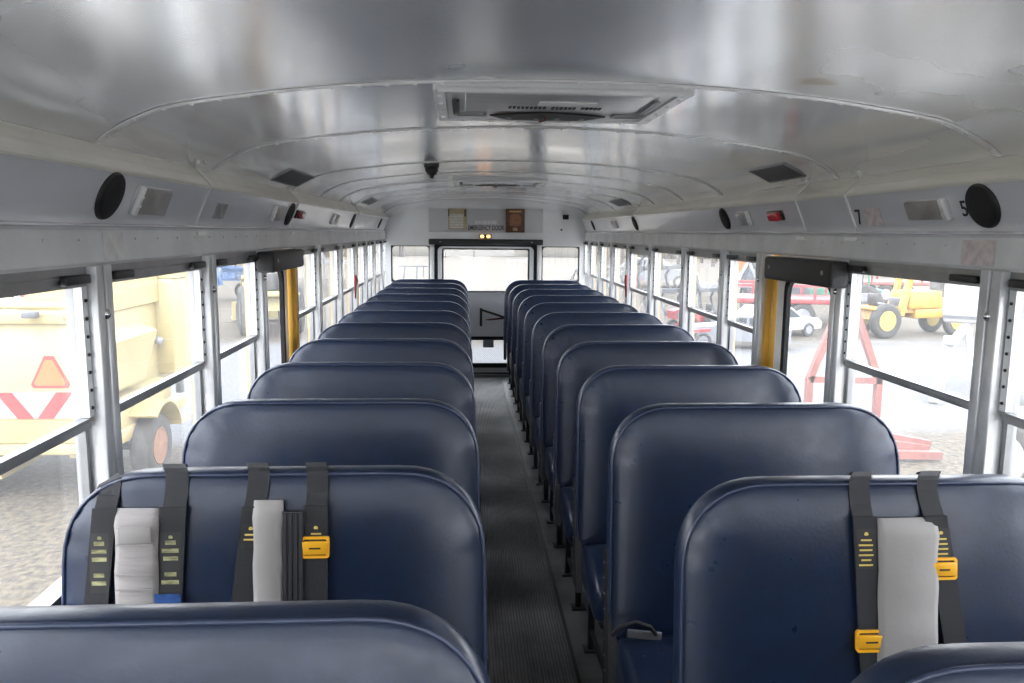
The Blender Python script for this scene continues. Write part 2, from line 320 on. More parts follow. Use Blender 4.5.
def empty(name, loc=(0, 0, 0), rz=0.0, parent=None):
    o = bpy.data.objects.new(name, None); COL.objects.link(o); o.location = loc; o.rotation_euler = (0, 0, rz); o.empty_display_size = 0.1
    if parent: o.parent = parent
    return o
def tag(o, label=None, cat=None, group=None, kind=None):
    if label: o['label'] = label
    if cat: o['category'] = cat
    if group: o['group'] = group
    if kind: o['kind'] = kind
    return o
def struct(o): o['kind'] = 'structure'; return o
def copy_tree(o, parent=None):
    c = o.copy(); COL.objects.link(c); c.parent = parent
    if parent is not None: c.matrix_parent_inverse = o.matrix_parent_inverse.copy()
    for ch in KIDS.get(o.name, [x for x in o.children]): copy_tree(ch, c)
    return c
KIDS = {}

def rrect(x0, x1, z0, z1, rb, rt=None, n=6):
    rt = rb if rt is None else rt; P = []
    for cx, cz, a0, r in ((x1-rt, z1-rt, 0, rt), (x0+rt, z1-rt, 90, rt), (x0+rb, z0+rb, 180, rb), (x1-rb, z0+rb, 270, rb)):
        for k in range(n+1):
            a = math.radians(a0 + 90*k/n); P.append((cx+r*math.cos(a), cz+r*math.sin(a)))
    return P
XZ = lambda u, v, w_: (u, w_, v)          # plane facing along Y
def YZ(sgn): return lambda u, v, w_: (sgn*w_, u, v)   # side walls
XY = lambda u, v, w_: (u, v, w_)

# ------------------------------------------------------------ bus shell (structure)
YF, YR = -1.9, 8.62
PROF = [(1.085, 1.785), (1.072, 1.800), (1.045, 1.820), (1.0, 1.845), (0.92, 1.876), (0.78, 1.900), (0.6, 1.923), (0.4, 1.939), (0.2, 1.948), (0.0, 1.951)]
prof_full = [(x, z) for x, z in PROF] + [(-x, z) for x, z in PROF[::-1][1:]]
def ceil_z(x):
    x = abs(x); P = PROF[::-1]
    for (a, za), (b, zb) in zip(P, P[1:]):
        if a <= x <= b: return za + (zb-za)*(x-a)/(b-a)
    return P[-1][1]
# smoother interpolation of the profile
def smooth_prof(P, n=6):
    out = []
    for i in range(len(P)-1):
        p0 = P[max(i-1, 0)]; p1 = P[i]; p2 = P[i+1]; p3 = P[min(i+2, len(P)-1)]
        for k in range(n):
            t = k/n; out.append(tuple(0.5*((2*p1[j]) + (-p0[j]+p2[j])*t + (2*p0[j]-5*p1[j]+4*p2[j]-p3[j])*t*t + (-p0[j]+3*p1[j]-3*p2[j]+p3[j])*t**3) for j in (0, 1)))
    out.append(P[-1]); return out
sprof = smooth_prof(prof_full, 5)
mb = MB()
NY = 60
rings = []
HX0, HX1, HY0, HY1 = -0.30, 0.31, 1.90, 2.45
inner = [[(x, YF+(YR-YF)*j/NY, z) for x, z in sprof] for j in range(NY+1)]
mb.loft([[(x, YF-0.05, z) for x, z in sprof], [(x, YR+0.03, z) for x, z in sprof]], closed=False, cap=False)
mb.loft([[(x*1.055, YF-0.05, z+0.055) for x, z in sprof], [(x*1.055, YR+0.03, z+0.055) for x, z in sprof]], closed=False, cap=False)
struct(mb.build('ceiling', CEIL))

mb = MB(); mb.bb(-1.16, 1.16, YF, YR+0.06, -0.06, 0.0); struct(mb.build('floor', FLOORM))
# thin metal strips at both edges of the aisle runner
for k, sx in enumerate((-1, 1)):
    mb = MB(); mb.bb(sx*0.168, sx*0.182, YF+0.05, 8.50, 0.0, 0.006); struct(mb.build('trim_%d' % (k+1), STEELD))
tn = [3]
def trim_name():
    n_ = 'trim_%d' % tn[0]; tn[0] += 1; return n_

# side walls: lower panel, and header above the windows rising to the moulding
for side, sx in (('left', -1), ('right', 1)):
    mb = MB()
    mb.bb(sx*1.10, sx*1.15, YF, YR, 0.0, 0.80)
    mb.bb(sx*1.085, sx*1.15, YF, YR, 0.775, 0.80)
    up = [(1.088, 1.512), (1.084, 1.520), (1.088, 1.594), (1.084, 1.600)]
    fn = lambda u, v, w_, sx=sx: (sx*u, w_, v)
    mb.mi = 0; mb.prism(up[:4] + [(1.15, 1.600), (1.15, 1.512)], fn, YF, YR)
    mb.mi = 1; mb.prism([(1.084, 1.600), (1.080, 1.6035), (1.084, 1.607), (1.101, 1.610), (1.092, 1.630), (1.050, 1.728), (1.15, 1.744), (1.15, 1.600)], fn, YF, YR)
    # rivets of the header
    mb.mi = 0
    for k in range(70):
        y = YF + 0.1 + k*0.15
        mb.sph((sx*1.087, y, 1.572), 0.0035, u=8, v=5)
    struct(mb.build('wall_'+side, [HEADER, PANEL]))
    # exterior skin in bus yellow (thin band outside)
    mb = MB(); mb.bb(sx*1.151, sx*1.165, YF, YR+0.05, -0.35, 0.80); mb.bb(sx*1.151, sx*1.165, YF, YR+0.05, 1.50, 1.80)
    struct(mb.build(trim_name(), YELLOW))
    # cream cove moulding
    mb = MB()
    mo = [(1.050, 1.727), (1.047, 1.732), (1.047, 1.738), (1.051, 1.747), (1.058, 1.757), (1.060, 1.763), (1.064, 1.765), (1.071, 1.775), (1.079, 1.785), (1.084, 1.797), (1.14, 1.80), (1.14, 1.727)]
    mb.loft([[(sx*u, YF, v) for u, v in mo], [(sx*u, YR, v) for u, v in mo]], smooth=False)
    struct(mb.build(trim_name(), CREAM))

# ceiling seams: overlapping bright lips with rivets
for y in (1.887, 2.72, 3.98, 4.70, 5.42, 6.14, 6.86, 7.58, 8.25, 1.05):
    mb = MB(); pr = [(x, z) for x, z in sprof if abs(x) < 1.078]
    mb.loft([[(x, y, z-0.001) for x, z in pr], [(x, y, z-0.0045) for x, z in pr], [(x, y+0.006, z-0.0045) for x, z in pr], [(x, y+0.034, z-0.001) for x, z in pr]], closed=False, cap=False)
    for k in range(34):
        x = -1.055 + 2.11*k/33
        mb.sph((x, y+0.015, ceil_z(x)-0.004), 0.0055, sc=(1, 1, .5), u=6, v=4)
    struct(mb.build(trim_name(), SEAM))
# panel joint strips on the side panels
for sx, y in ((-1, 2.60), (-1, 3.96), (1, 2.62), (1, 3.02), (1, 6.0), (-1, 6.2)):
    mb = MB()
    pts = [(sx*1.099, y, 1.612), (sx*1.090, y, 1.632), (sx*1.049, y, 1.726), (sx*1.044, y-0.002, 1.738), (sx*1.049, y-0.012, 1.750), (sx*1.060, y-0.03, 1.768), (sx*1.072, y-0.045, 1.786), (sx*1.066, y-0.06, 1.800)]
    mb.tube(pts, 0.004, n=6); mb.sph((sx*1.062, y-0.06, 1.803), 0.008, u=8, v=5); mb.sph((sx*1.060, y+0.0, 1.806), 0.005, u=8, v=5)
    mb.bb(sx*1.080, sx*1.087, y-0.03, y+0.05, 1.578, 1.590)
    struct(mb.build(trim_name(), SEAM))

# ------------------------------------------------------------ rear wall
DX = 0.56
mb = MB()
mb.bb(-1.10, -1.03, YR, YR+0.05, 0, 1.46); mb.bb(1.03, 1.10, YR, YR+0.05, 0, 1.46)
for a, b in ((-1.03, -0.61), (0.61, 1.03)):
    mb.bb(a, b, YR, YR+0.05, 0, 1.05); mb.bb(a, b, YR, YR+0.05, 1.445, 1.46)
mb.bb(-0.61, -DX, YR, YR+0.05, 0, 1.46); mb.bb(DX, 0.61, YR, YR+0.05, 0, 1.46)
mb.prism([(-1.10, 1.46), (1.10, 1.46), (1.10, 1.79)] + [(x, z+0.01) for x, z in prof_full] + [(-1.10, 1.79)], XZ, YR, YR+0.05)
mb.bb(-0.61, -0.565, YR-0.03, YR, 0.0, 1.46, bev=0.008); mb.bb(0.565, 0.61, YR-0.03, YR, 0.0, 1.46, bev=0.008)
struct(mb.build('wall_rear', WHITEM))
# curved lip where the rear wall meets the ceiling
mb = MB(); pr = [(x*0.995, z) for x, z in sprof]
mb.loft([[(x, YR-0.16, z-0.001) for x, z in pr], [(x, YR-0.10, z-0.006) for x, z in pr], [(x*0.99, YR-0.04, z-0.022) for x, z in pr], [(x*0.98, YR-0.008, z-0.05) for x, z in pr], [(x*0.98, YR+0.002, z-0.075) for x, z in pr]], closed=False, cap=False)
struct(mb.build(trim_name(), WHITEM))
wn = [1]
def window_root(loc=(0, 0, 0)):
    o = empty('window_%d' % wn[0], loc); wn[0] += 1; return struct(o)
for a, b in ((-1.03, -0.61), (0.61, 1.03)):
    r = window_root()
    MB().ring(rrect(a, b, 1.05, 1.445, 0.004), rrect(a+0.014, b-0.012, 1.064, 1.437, 0.035), XZ, YR-0.006, YR+0.03).build('rubber_gasket', RUBBER, r)
    MB().prism(rrect(a+0.01, b-0.01, 1.06, 1.44, 0.03), XZ, YR+0.012, YR+0.016).build('glass_pane', GLASS, r)
# emergency door
dr = struct(empty('door_1', (0, YR, 0)))
Y0 = 0.0
mb = MB()
mb.bb(-0.53, -0.475, 0.0, 0.04, 0.05, 1.45); mb.bb(0.475, 0.53, 0.0, 0.04, 0.05, 1.45)
mb.bb(-0.475, 0.475, 0.0, 0.04, 1.415, 1.45); mb.bb(-0.475, 0.475, 0.0, 0.04, 0.43, 0.945); mb.bb(-0.475, 0.475, 0.0, 0.04, 0.04, 0.12)
mb.ring(rrect(-0.49, 0.49, 0.925, 1.435, 0.04), rrect(-0.47, 0.47, 0.948, 1.413, 0.03), XZ, -0.012, 0.0)
mb.build('door_panel', WHITEM, dr)
MB().ring(rrect(-DX, DX, 0.012, 1.459, 0.01), rrect(-0.525, 0.525, 0.045, 1.44, 0.05), XZ, -0.008, 0.04).build('door_seal', RUBBER, dr)
MB().ring(rrect(-0.478, 0.478, 0.94, 1.42, 0.02), rrect(-0.462, 0.462, 0.955, 1.406, 0.02), XZ, -0.016, 0.03).build('window_gasket', RUBBER, dr)
MB().prism(rrect(-0.47, 0.47, 0.948, 1.412, 0.01), XZ, 0.010, 0.014).build('upper_glass', GLASS, dr)
MB().ring(rrect(-0.42, 0.42, 0.10, 0.45, 0.01), rrect(-0.38, 0.38, 0.15, 0.41, 0.03), XZ, -0.010, 0.03).build('lower_gasket', RUBBER, dr)
MB().prism(rrect(-0.40, 0.40, 0.13, 0.43, 0.01), XZ, 0.010, 0.014).build('wired_glass', WIREG, dr)
mb = MB(); mb.bb(-0.03, 0.09, -0.03, 0.008, 0.33, 0.415, bev=0.006); mb.build('lower_latch_box', GREYM, dr)
h = MB(); h.box((-0.052, -0.03, 0.668), (0.026, 0.03, 0.20), bev=0.004)
h.bar((-0.05, -0.045, 0.752), (0.27, -0.045, 0.648), 0.035, 0.022)
h.bar((0.03, -0.03, 0.64), (0.25, -0.03, 0.66), 0.016, 0.016)
hd = h.build('door_handle', BLACKP, dr)
MB().bar((0.0, -0.052, 0.64), (0.2, -0.052, 0.668), 0.02, 0.01).build('red_arrow', REDP, hd)
MB().bb(-0.55, 0.55, -0.06, 0.0, 0.0, 0.03).build('threshold', GREYM, dr)

def pad(name, label, c0, c1, sx=0):
    t = empty(name, ((c0[0]+c1[0])/2, (c0[1]+c1[1])/2, c0[2])); tag(t, label, 'padding', None)
    x, y, z = [abs(c1[i]-c0[i]) for i in range(3)]
    MB().box((0, 0, z/2), (x, y, z), bev=0.012, seg=3).build('cushion', PADBLK, t)
    for k in (-0.4, 0.4):
        mb = MB()
        if sx: mb.cyl((-sx*x/2+0.001*sx, y*k, z*0.55), (-sx*(x/2+0.004), y*k, z*0.55), 0.008, n=10)
        else: mb.cyl((x*k, -y/2+0.001, z*0.5), (x*k, -y/2-0.004, z*0.5), 0.008, n=10)
        mb.build('fastener', ALUD, t)
    return t
pad('door_header_pad', 'long black padded bar above the rear emergency door', (-0.62, YR-0.075, 1.459), (0.62, YR-0.002, 1.520))
pad('exit_header_pad', 'black padded header above the exit window in the right wall', (1.01, 2.61, 1.415), (1.078, 3.21, 1.508), 1)
pad('exit_header_pad', 'black padded header above the exit window in the left wall', (-1.078, 3.24, 1.425), (-1.005, 3.84, 1.510), -1)

# ------------------------------------------------------------ side windows and pillars
def side_window(sx, y0, y1, drop=0.0):
    r = window_root((sx*1.10, (y0+y1)/2, 0.80)); h_ = (y1-y0)/2
    f = lambda a, b, c, d, e, g: (sx*a, sx*b, c, d, e-0.80, g-0.80)
    mb = MB()
    mb.bb(*f(-0.012, 0.03, -h_, h_, 1.468-drop, 1.512)); mb.bb(*f(-0.01, 0.035, -h_, h_, 0.80, 0.825))
    mb.bb(*f(0.005, 0.03, -h_, -h_+0.016, 0.80, 1.47)); mb.bb(*f(0.005, 0.03, h_-0.016, h_, 0.80, 1.47))
    mb.bb(*f(-0.018, -0.012, -h_, h_, 1.488, 1.494))
    mb.build('window_frame', ALUD, r)
    mb = MB(); mb.bb(*f(-0.008, 0.016, -h_+0.01, h_-0.01, 1.142, 1.166), bev=0.003); mb.bb(*f(-0.012, 0.0, -h_+0.01, h_-0.01, 1.160, 1.168))
    mb.build('mid_rail', ALUD, r)
    MB().bb(*f(0.010, 0.013, -h_+0.012, h_-0.012, 1.166, 1.47)).build('upper_glass', GLASS, r)
    MB().bb(*f(0.020, 0.023, -h_+0.012, h_-0.012, 0.82, 1.145)).build('lower_glass', GLASS, r)
    for e in (-1, 1):
        mb = MB(); mb.bb(*f(-0.012, 0.006, e*h_ - e*0.002, e*h_-e*0.026, 1.17, 1.468)); g = mb.build('sash_guide', ALU, r)
        mb = MB()
        for k in range(7): mb.sph((sx*-0.013, e*(h_-0.013), 1.19+k*0.041-0.80), 0.0045, u=6, v=4)
        mb.build('guide_screw', BLACKP, g)
        MB().box((sx*-0.024, e*(h_-0.075), 1.486-0.80), (0.018, 0.11, 0.020), bev=0.004).build('latch', BLACKP, r)
    return r
def pillar(sx, y, hw=0.04):
    mb = MB()
    mb.bb(sx*1.066, sx*1.12, y-hw, y-0.006, 0.775, 1.514, bev=0.003); mb.bb(sx*1.066, sx*1.12, y+0.006, y+hw, 0.775, 1.514, bev=0.003)
    mb.bb(sx*1.074, sx*1.12, y-0.008, y+0.008, 0.775, 1.514)
    mb.mi = 1; mb.cyl((sx*1.076, y, 1.40), (sx*1.064, y, 1.40), 0.012, n=14); mb.sph((sx*1.063, y, 1.40), 0.010, sc=(0.5, 1, 1), u=10, v=6)
    mb.mi = 2; mb.bb(sx*1.118, sx*1.142, y-hw+0.008, y+hw-0.008, 0.78, 1.51)
    struct(mb.build(trim_name(), [ALU, CHROME, YELLOW]))
def exit_window(sx, y0, y1, yb0, yb1):
    # y0..y1 glazed opening with rubber, yb0..yb1 yellow post
    r = window_root((sx*1.10, (y0+y1)/2, 0.80)); h_ = (y1-y0)/2; fn = lambda u, v, w_: (sx*w_, u, v)
    MB().ring(rrect(-h_-0.01, h_+0.085, -0.0, 0.71, 0.003), rrect(-h_, h_, 0.02, 0.635, 0.07), fn, -0.008, 0.010).build('window_frame', WHITEM, r)
    MB().ring(rrect(-h_-0.004, h_+0.004, 0.016, 0.64, 0.075), rrect(-h_+0.026, h_-0.026, 0.045, 0.612, 0.06), fn, -0.012, 0.006).build('rubber_gasket', RUBBER, r)
    MB().prism(rrect(-h_+0.01, h_-0.01, 0.03, 0.625, 0.06), fn, 0.005, 0.009).build('glass_pane', GLASS, r)
    mb = MB(); mb.bb(sx*1.075, sx*1.110, yb0, yb1, 0.775, 1.505, bev=0.006); mb.bb(sx*1.060, sx*1.08, yb0+0.02, yb0+0.045, 0.775, 1.50)
    struct(mb.build(trim_name(), YELLOW))
LP = [-1.2, -0.42, 0.34, 1.10, 1.868, 2.655, 3.325]
for y in LP: pillar(-1, y)
for a, b in zip(LP, LP[1:]): side_window(-1, a+0.042, b-0.042)
exit_window(-1, 3.37, 3.77, 3.875, 4.03)
LP2 = [4.04, 4.605, 5.41, 6.19, 6.81, 7.44, 8.15]
for y in LP2[1:]: pillar(-1, y)
for a, b in zip(LP2, LP2[1:]+[8.62]): side_window(-1, a+0.042 if a > 4.1 else a, b-0.042)
RP = [-1.2, -0.42, 0.34, 1.10, 1.872, 2.68]
for y in RP: pillar(1, y)
for a, b in zip(RP, RP[1:]): side_window(1, a+0.042, b-0.042)
exit_window(1, 2.73, 3.17, 3.262, 3.36)
RP2 = [3.41, 3.915, 4.63, 5.48, 6.255, 6.94, 7.61, 8.22]
for y in RP2: pillar(1, y)
for i, (a, b) in enumerate(zip(RP2, RP2[1:]+[8.66])): side_window(1, a+0.042, b-0.042, drop=0.03 if i == 3 else 0)

# ------------------------------------------------------------ front bulkhead with windscreen (behind the camera)
mb = MB(); mb.bb(-1.15, 1.15, YF-0.05, YF, 0.0, 0.72); mb.bb(-1.15, -1.02, YF-0.05, YF, 0.72, 1.62); mb.bb(1.02, 1.15, YF-0.05, YF, 0.72, 1.62)
mb.prism([(-1.14, 1.62), (1.14, 1.62), (1.14, 1.79)] + [(x, z+0.01) for x, z in prof_full] + [(-1.14, 1.79)], XZ, YF-0.05, YF)
struct(mb.build('wall_front', WHITEM))
r = window_root()
MB().ring(rrect(-1.02, 1.02, 0.72, 1.62, 0.01), rrect(-0.99, 0.99, 0.75, 1.59, 0.05), XZ, YF-0.05, YF+0.01).build('rubber_gasket', RUBBER, r)
MB().bb(-0.02, 0.02, YF-0.04, YF, 0.74, 1.60).build('centre_post', RUBBER, r)
MB().bb(-1.0, 1.0, YF-0.03, YF-0.026, 0.74, 1.60).build('windscreen_glass', GLASS, r)

# ------------------------------------------------------------ bus seats
K = 0.13; ZT = 1.095; SEATW = 0.868
def leanpt(x, y, z): return (x, y + (z-ZT)*K, z)
def seat_outline(i, n=10):
    hw = SEATW/2; zb = 0.40; rt = 0.185; P = []
    x0, x1, z0, z1 = -hw+i, hw-i, zb+i, ZT-i; r = max(rt-i, 0.012); rb = max(0.05-i, 0.008)
    for cx, cz, a0, rr in ((x1, z1, 0, r), (x0, z1, 90, r), (x0, z0, 180, rb), (x1, z0, 270, rb)):
        sx_ = 1 if cx == x1 else -1; sz_ = 1 if cz == z1 else -1
        ccx = cx - sx_*rr; ccz = cz - sz_*rr
        for k in range(n+1):
            a = math.radians(a0+90*k/n); c_, s_ = math.cos(a), math.sin(a)
            e = 0.86 if rr > 0.1 else 1.0
            P.append((ccx + rr*math.copysign(abs(c_)**e, c_), ccz + rr*math.copysign(abs(s_)**e, s_)))
    # sides widen slightly towards the bottom
    return [(x*(1 + 0.022*(ZT-z)/0.7), z) for x, z in P]
def make_seat(inner):   # inner = +1 when the aisle is on local +x
    root = empty('bus_seat')
    L = [(0.175, -0.024), (0.13, -0.023), (0.09, -0.020), (0.055, -0.0165), (0.03, -0.012), (0.014, -0.008), (0.006, -0.003), (0.003, 0.001), (0.0, 0.006), (0.0, 0.030), (0.001, 0.046), (0.006, 0.056), (0.018, 0.062), (0.06, 0.065), (0.15, 0.066)]
    rings_ = []
    for li, (i, y) in enumerate(L):
        o_ = seat_outline(i); ring_ = []
        for k, (x, z) in enumerate(o_):
            yy = y
            if li in (4, 5):   # puckers in the stitched edge
                yy += (0.0032 if (k < 11 or 10 < k < 22) else 0.0012)*math.sin(k*2.7) + 0.001*math.sin(k*1.3+1)
            ring_.append(leanpt(x, yy, z))
        rings_.append(ring_)
    mb = MB(); mb.loft(rings_); back = mb.build('backrest', VINYL, root)
    pts = [leanpt(x, -0.0035, z) for x, z in seat_outline(0.004)]
    MB().tube(pts, 0.0042, n=6, closed=True).build('piping', PIPE, back)
    # cushion
    hw = SEATW/2-0.01
    mb = MB()
    rr = []
    prof = [(-0.115, 0.30), (-0.115, 0.44), (-0.16, 0.452), (-0.27, 0.458), (-0.38, 0.452), (-0.44, 0.435), (-0.472, 0.40), (-0.478, 0.35), (-0.468, 0.31), (-0.44, 0.295)]
    for x, sh in ((-hw, 0.90), (-hw+0.012, 0.97), (-hw+0.05, 1.0), (0, 1.01), (hw-0.05, 1.0), (hw-0.012, 0.97), (hw, 0.90)):
        rr.append([(x, -0.29+(y+0.29)*sh, 0.375+(z-0.375)*sh) for y, z in prof])
    mb.loft(rr); mb.build('seat_cushion', VINYL, root)
    mb = MB()
    for y in (-0.42, -0.17): mb.cyl((-hw+0.02, y, 0.285), (hw-0.02, y, 0.285), 0.013, n=10)
    for x in (-hw+0.03, hw-0.03): mb.cyl((x, -0.44, 0.285), (x, 0.0, 0.285), 0.013, n=10)
    mb.build('seat_frame', STEELD, root)
    xi = inner*(hw-0.05)
    for y in (-0.40, -0.08):
        mb = MB(); mb.tube([(xi, y*0.8-0.03, 0.285), (xi, y, 0.25), (xi, y*1.03, 0.10), (xi, y*1.05, 0.008)], 0.014, n=10)
        mb.bb(xi-0.03, xi+0.03, y*1.05-0.03, y*1.05+0.03, 0.0, 0.009, bev=0.002); mb.build('leg', STEELD, root)
    mb = MB(); mb.bar((xi, -0.42, 0.08), (xi, -0.09, 0.08), 0.012, 0.02); mb.build('leg_brace', STEELD, root)
    MB().bb(-inner*(hw-0.06), -inner*(hw+0.012), -0.43, -0.05, 0.24, 0.28).build('wall_bracket', STEELD, root)
    # black stapled board on the lower rear aisle-side corner
    mb = MB(); X = inner*(SEATW/2+0.006)
    mb.prism([(0.015, 0.66), (0.066, 0.66), (0.060, 0.26), (-0.03, 0.26)], lambda u, v, w_: (w_, u+(v-ZT)*K, v), X-inner*0.02, X+inner*0.004)
    sp_ = mb.build('side_board', BLACKP, root)
    for k in range(8): MB().sph((X+inner*0.005, 0.045+(0.30+k*0.046-ZT)*K, 0.30+k*0.046), 0.0032, u=6, v=4).build('staple', ALUD, sp_)
    KIDS[root.name] = None; del KIDS[root.name]
    return root
SX = 0.627; PITCH = 0.676
ROWY = {'left': [0.985, 1.615]+[0.955+0.676*i for i in range(2, 12)], 'right': [0.835, 1.512]+[0.872+0.676*i for i in range(2, 12)]}
ordn = ['first', 'second', 'third', 'fourth', 'fifth', 'sixth', 'seventh', 'eighth', 'ninth', 'tenth', 'eleventh', 'twelfth']
bpy.context.view_layer.update()
for side, sx, y0 in (('left', -1, 0.955), ('right', 1, 0.872)):
    proto = make_seat(-sx)
    bpy.context.view_layer.update()
    lst = [proto] + [copy_tree(proto) for _ in range(11)]
    for i, o in enumerate(lst):
        o.location = (sx*SX + (0.010 if (side, i) == ('right', 1) else 0), ROWY[side][i], 0)
        if side == 'left' and i == 0: lab = 'navy vinyl bus seat cut off by the bottom left corner, nearest the camera'
        elif side == 'left' and i == 1: lab = 'navy vinyl bus seat draped with two grey pads, second in the left column'
        elif side == 'right' and i == 1: lab = 'navy vinyl bus seat draped with one grey pad, second in the right column'
        elif side == 'right' and i == 0: lab = 'navy vinyl bus seat whose rounded corner shows at the bottom right of the picture'
        elif side == 'right' and i == 2: lab = 'navy vinyl bus seat with small black loop, third in the right column'
        elif i == 11: lab = 'navy vinyl bus seat farthest back in the %s column, against the rear wall' % side
        else: lab = 'plain navy vinyl bus seat, %s from the camera in the %s column' % (ordn[i], side)
        tag(o, lab, 'bus seat', 'bus seats in the %s column' % side)

# ------------------------------------------------------------ child restraints hung over the second seats
def face_y(Y, z, off=0.0): return Y + (z-ZT)*K - 0.0245 - off
def corner_drop(x, z):
    d = 1.061-abs(x)
    if d >= 0.185 or z < ZT-0.035: return 0.0
    c = min(0.99, ((0.185-max(d, 0.01))/0.185)**(1/0.86)); return 0.185-0.185*math.sqrt(1-c*c)**0.86
def ribbon(mb, path, x, wd, th=0.0035, dx=0.0, base_y=99):
    # path: (y,z) centreline; ribbon of width wd around x (x shifts by dx along it)
    n = len(path); rr = []
    for i, (y, z) in enumerate(path):
        a = path[max(i-1, 0)]; b = path[min(i+1, n-1)]; ty, tz = b[0]-a[0], b[1]-a[1]; l = math.hypot(ty, tz) or 1; ny, nz = -tz/l*th/2, ty/l*th/2
        cx = x + (dx*(ZT-z)/0.25 if y < base_y else 0)
        if base_y < 50: cx += (x+0.237)*0.05*min(1, max(0, (y-(base_y-0.035))/0.06))
        d0, d1 = (corner_drop(cx-wd/2, z), corner_drop(cx+wd/2, z)) if base_y < 50 else (0, 0)
        rr.append([(cx-wd/2, y-ny, z-nz-d0), (cx+wd/2, y-ny, z-nz-d1), (cx+wd/2, y+ny, z+nz-d1), (cx-wd/2, y+ny, z+nz-d0)])
    mb.loft(rr, smooth=False)
def strap_path(Y, z_end, off=0.004, dz=0.0):
    T = ZT-dz
    P = [(Y+0.070+(0.75-ZT)*K, 0.75), (Y+0.070+(0.95-ZT)*K, 0.95), (Y+0.068, T-0.03), (Y+0.060, T-0.002), (Y+0.045, T+0.005), (Y+0.010, T+0.006), (Y-0.004, T+0.002), (Y-0.012, T-0.014), (Y-0.022, T-0.04)]
    z = min(ZT-0.07, T-0.07)
    while z > z_end: P.append((face_y(Y, z, off), z)); z -= 0.05
    P.append((face_y(Y, z_end, off), z_end)); return P
def label_patch(parent, Y, x, z0, z1, wd, worn=False):
    off = 0.0085; mb = MB(); ribbon(mb, [(face_y(Y, z1, off), z1), (face_y(Y, (z0+z1)/2, off), (z0+z1)/2), (face_y(Y, z0, off), z0)], x, wd, 0.0015); lb = mb.build('warning_label', LABELB, parent)
    mb = MB(); off = 0.0096
    z = z1-0.010
    mb.cyl((x, face_y(Y, z, off-0.001), z), (x, face_y(Y, z, off), z), 0.0045, n=8)
    z -= 0.012; k = 0
    step, thk = (0.016, 0.011) if worn else (0.010, 0.0035)
    while z > z0+0.006:
        ww = wd*(0.82 if (k % 4) else 0.6) * (random.uniform(0.8, 1.0) if not worn else random.uniform(0.85, 1.05))
        if not (worn and k == 3): mb.box((x+random.uniform(-.001, .001), face_y(Y, z, off-0.0004), z), (ww, 0.0009, thk))
        z -= step; k += 1
    mb.build('print', WORN if worn else MARKY, lb)
def buckle(parent, Y, x, z, wd):
    t = MB(); off = 0.011
    t.box((x, face_y(Y, z, off), z), (wd+0.006, 0.008, 0.028), bev=0.002)
    t.ring(rrect(x-wd/2-0.006, x+wd/2+0.006, z-0.021, z+0.023, 0.006, n=3), rrect(x-wd/2-0.001, x+wd/2+0.001, z-0.016, z+0.018, 0.004, n=3), lambda u, v, w_: (u, face_y(Y, v, w_), v), 0.006, 0.013)
    b = t.build('buckle', BUCK, parent); b['label'] = 'yellow plastic strap buckle'
    MB().box((x, face_y(Y, z, off+0.0042), z), (wd*0.5, 0.0008, 0.0035)).build('print', INK, b)
def restraint(Y, label, straps, padx, pad_z, padmat, ends, dzs, wide=None, worn=False, buckles=(), label_z=(0.90, 0.955), bluetag=False, pad_lean=0.0):
    t = empty('child_restraint', (0, 0, 0)); tag(t, label, 'child restraint', 'child restraints strapped over the seat backs')
    for i, (x, wd, dx) in enumerate(straps):
        mb = MB(); ribbon(mb, strap_path(Y, ends, 0.004, dzs[i]), x, wd, 0.0035, dx, Y+0.02+(0.6-ZT)*0); mb.build('shoulder_strap', WEB, t)
        # wider padded lower half of each strap
        xs = x
        mb = MB(); ribbon(mb, [(face_y(Y, zz, 0.007), zz) for zz in (1.035, 0.97, 0.90, 0.82, 0.74, ends)], xs, wd*1.10, 0.004, dx); mb.build('lower_strap', WEB, t)
        label_patch(t, Y, xs+dx*(ZT-sum(label_z)/2)/0.25, label_z[0], label_z[1], wd*(0.92 if not worn else 0.86), worn)
    x0, x1 = padx; mb = MB(); zz = pad_z; rr = []
    n = 14
    for i in range(n+1):
        z = zz - (zz-ends)*i/n
        bul = 0.016 if i else 0.004
        bul += 0.0025*math.sin(i*2.1)
        e = 0.0012*math.sin(i*1.7)
        yb = face_y(Y, z, 0.0015); 
        rr.append([(x0-e, yb, z), (x0-e, yb-bul*0.7, z), (x0+0.012, yb-bul, z), ((x0+x1)/2, yb-bul-0.003, z), (x1-0.012, yb-bul, z), (x1+e, yb-bul*0.7, z), (x1+e, yb, z)])
    mb.loft(rr); p = mb.build('back_pad', padmat, t); p['label'] = 'grey upholstered back pad'
    if padmat is GREYF:
        mb = MB(); zt = 0.955; 
        for zc in (0.965, 0.905, 0.875, 0.845): mb.box(((x0+x1)/2, face_y(Y, zc, 0.021), zc), (x1-x0-0.012, 0.003, 0.003))
        mb.box(((x0+x1)/2, face_y(Y, 0.985, 0.0215), 0.985), (x1-x0-0.02, 0.003, 0.034), bev=0.001)
        mb.build('pad_stitching', GREYP, p)
    if wide:
        mb = MB(); a, b = wide; ribbon(mb, [(face_y(Y, z, 0.010), z) for z in (1.025, 0.97, 0.90, 0.80, 0.72, ends)], (a+b)/2, b-a, 0.005)
        for k in range(4):
            xx = a + (b-a)*(k+0.5)/4; ribbon(mb, [(face_y(Y, z, 0.0135), z) for z in (1.022, 0.9, ends)], xx, (b-a)*0.16, 0.0025)
        mb.build('wide_webbing', WEBD, t)
    for (x, z, wd) in buckles: buckle(t, Y, x, z, wd)
    if bluetag:
        mb = MB(); mb.box((-0.838, face_y(Y, 0.845, 0.014), 0.845), (0.052, 0.002, 0.036)); mb.build('blue_tag', BLUETAG, t)
    return t
YL1 = ROWY['left'][1]; YR1 = ROWY['right'][1]
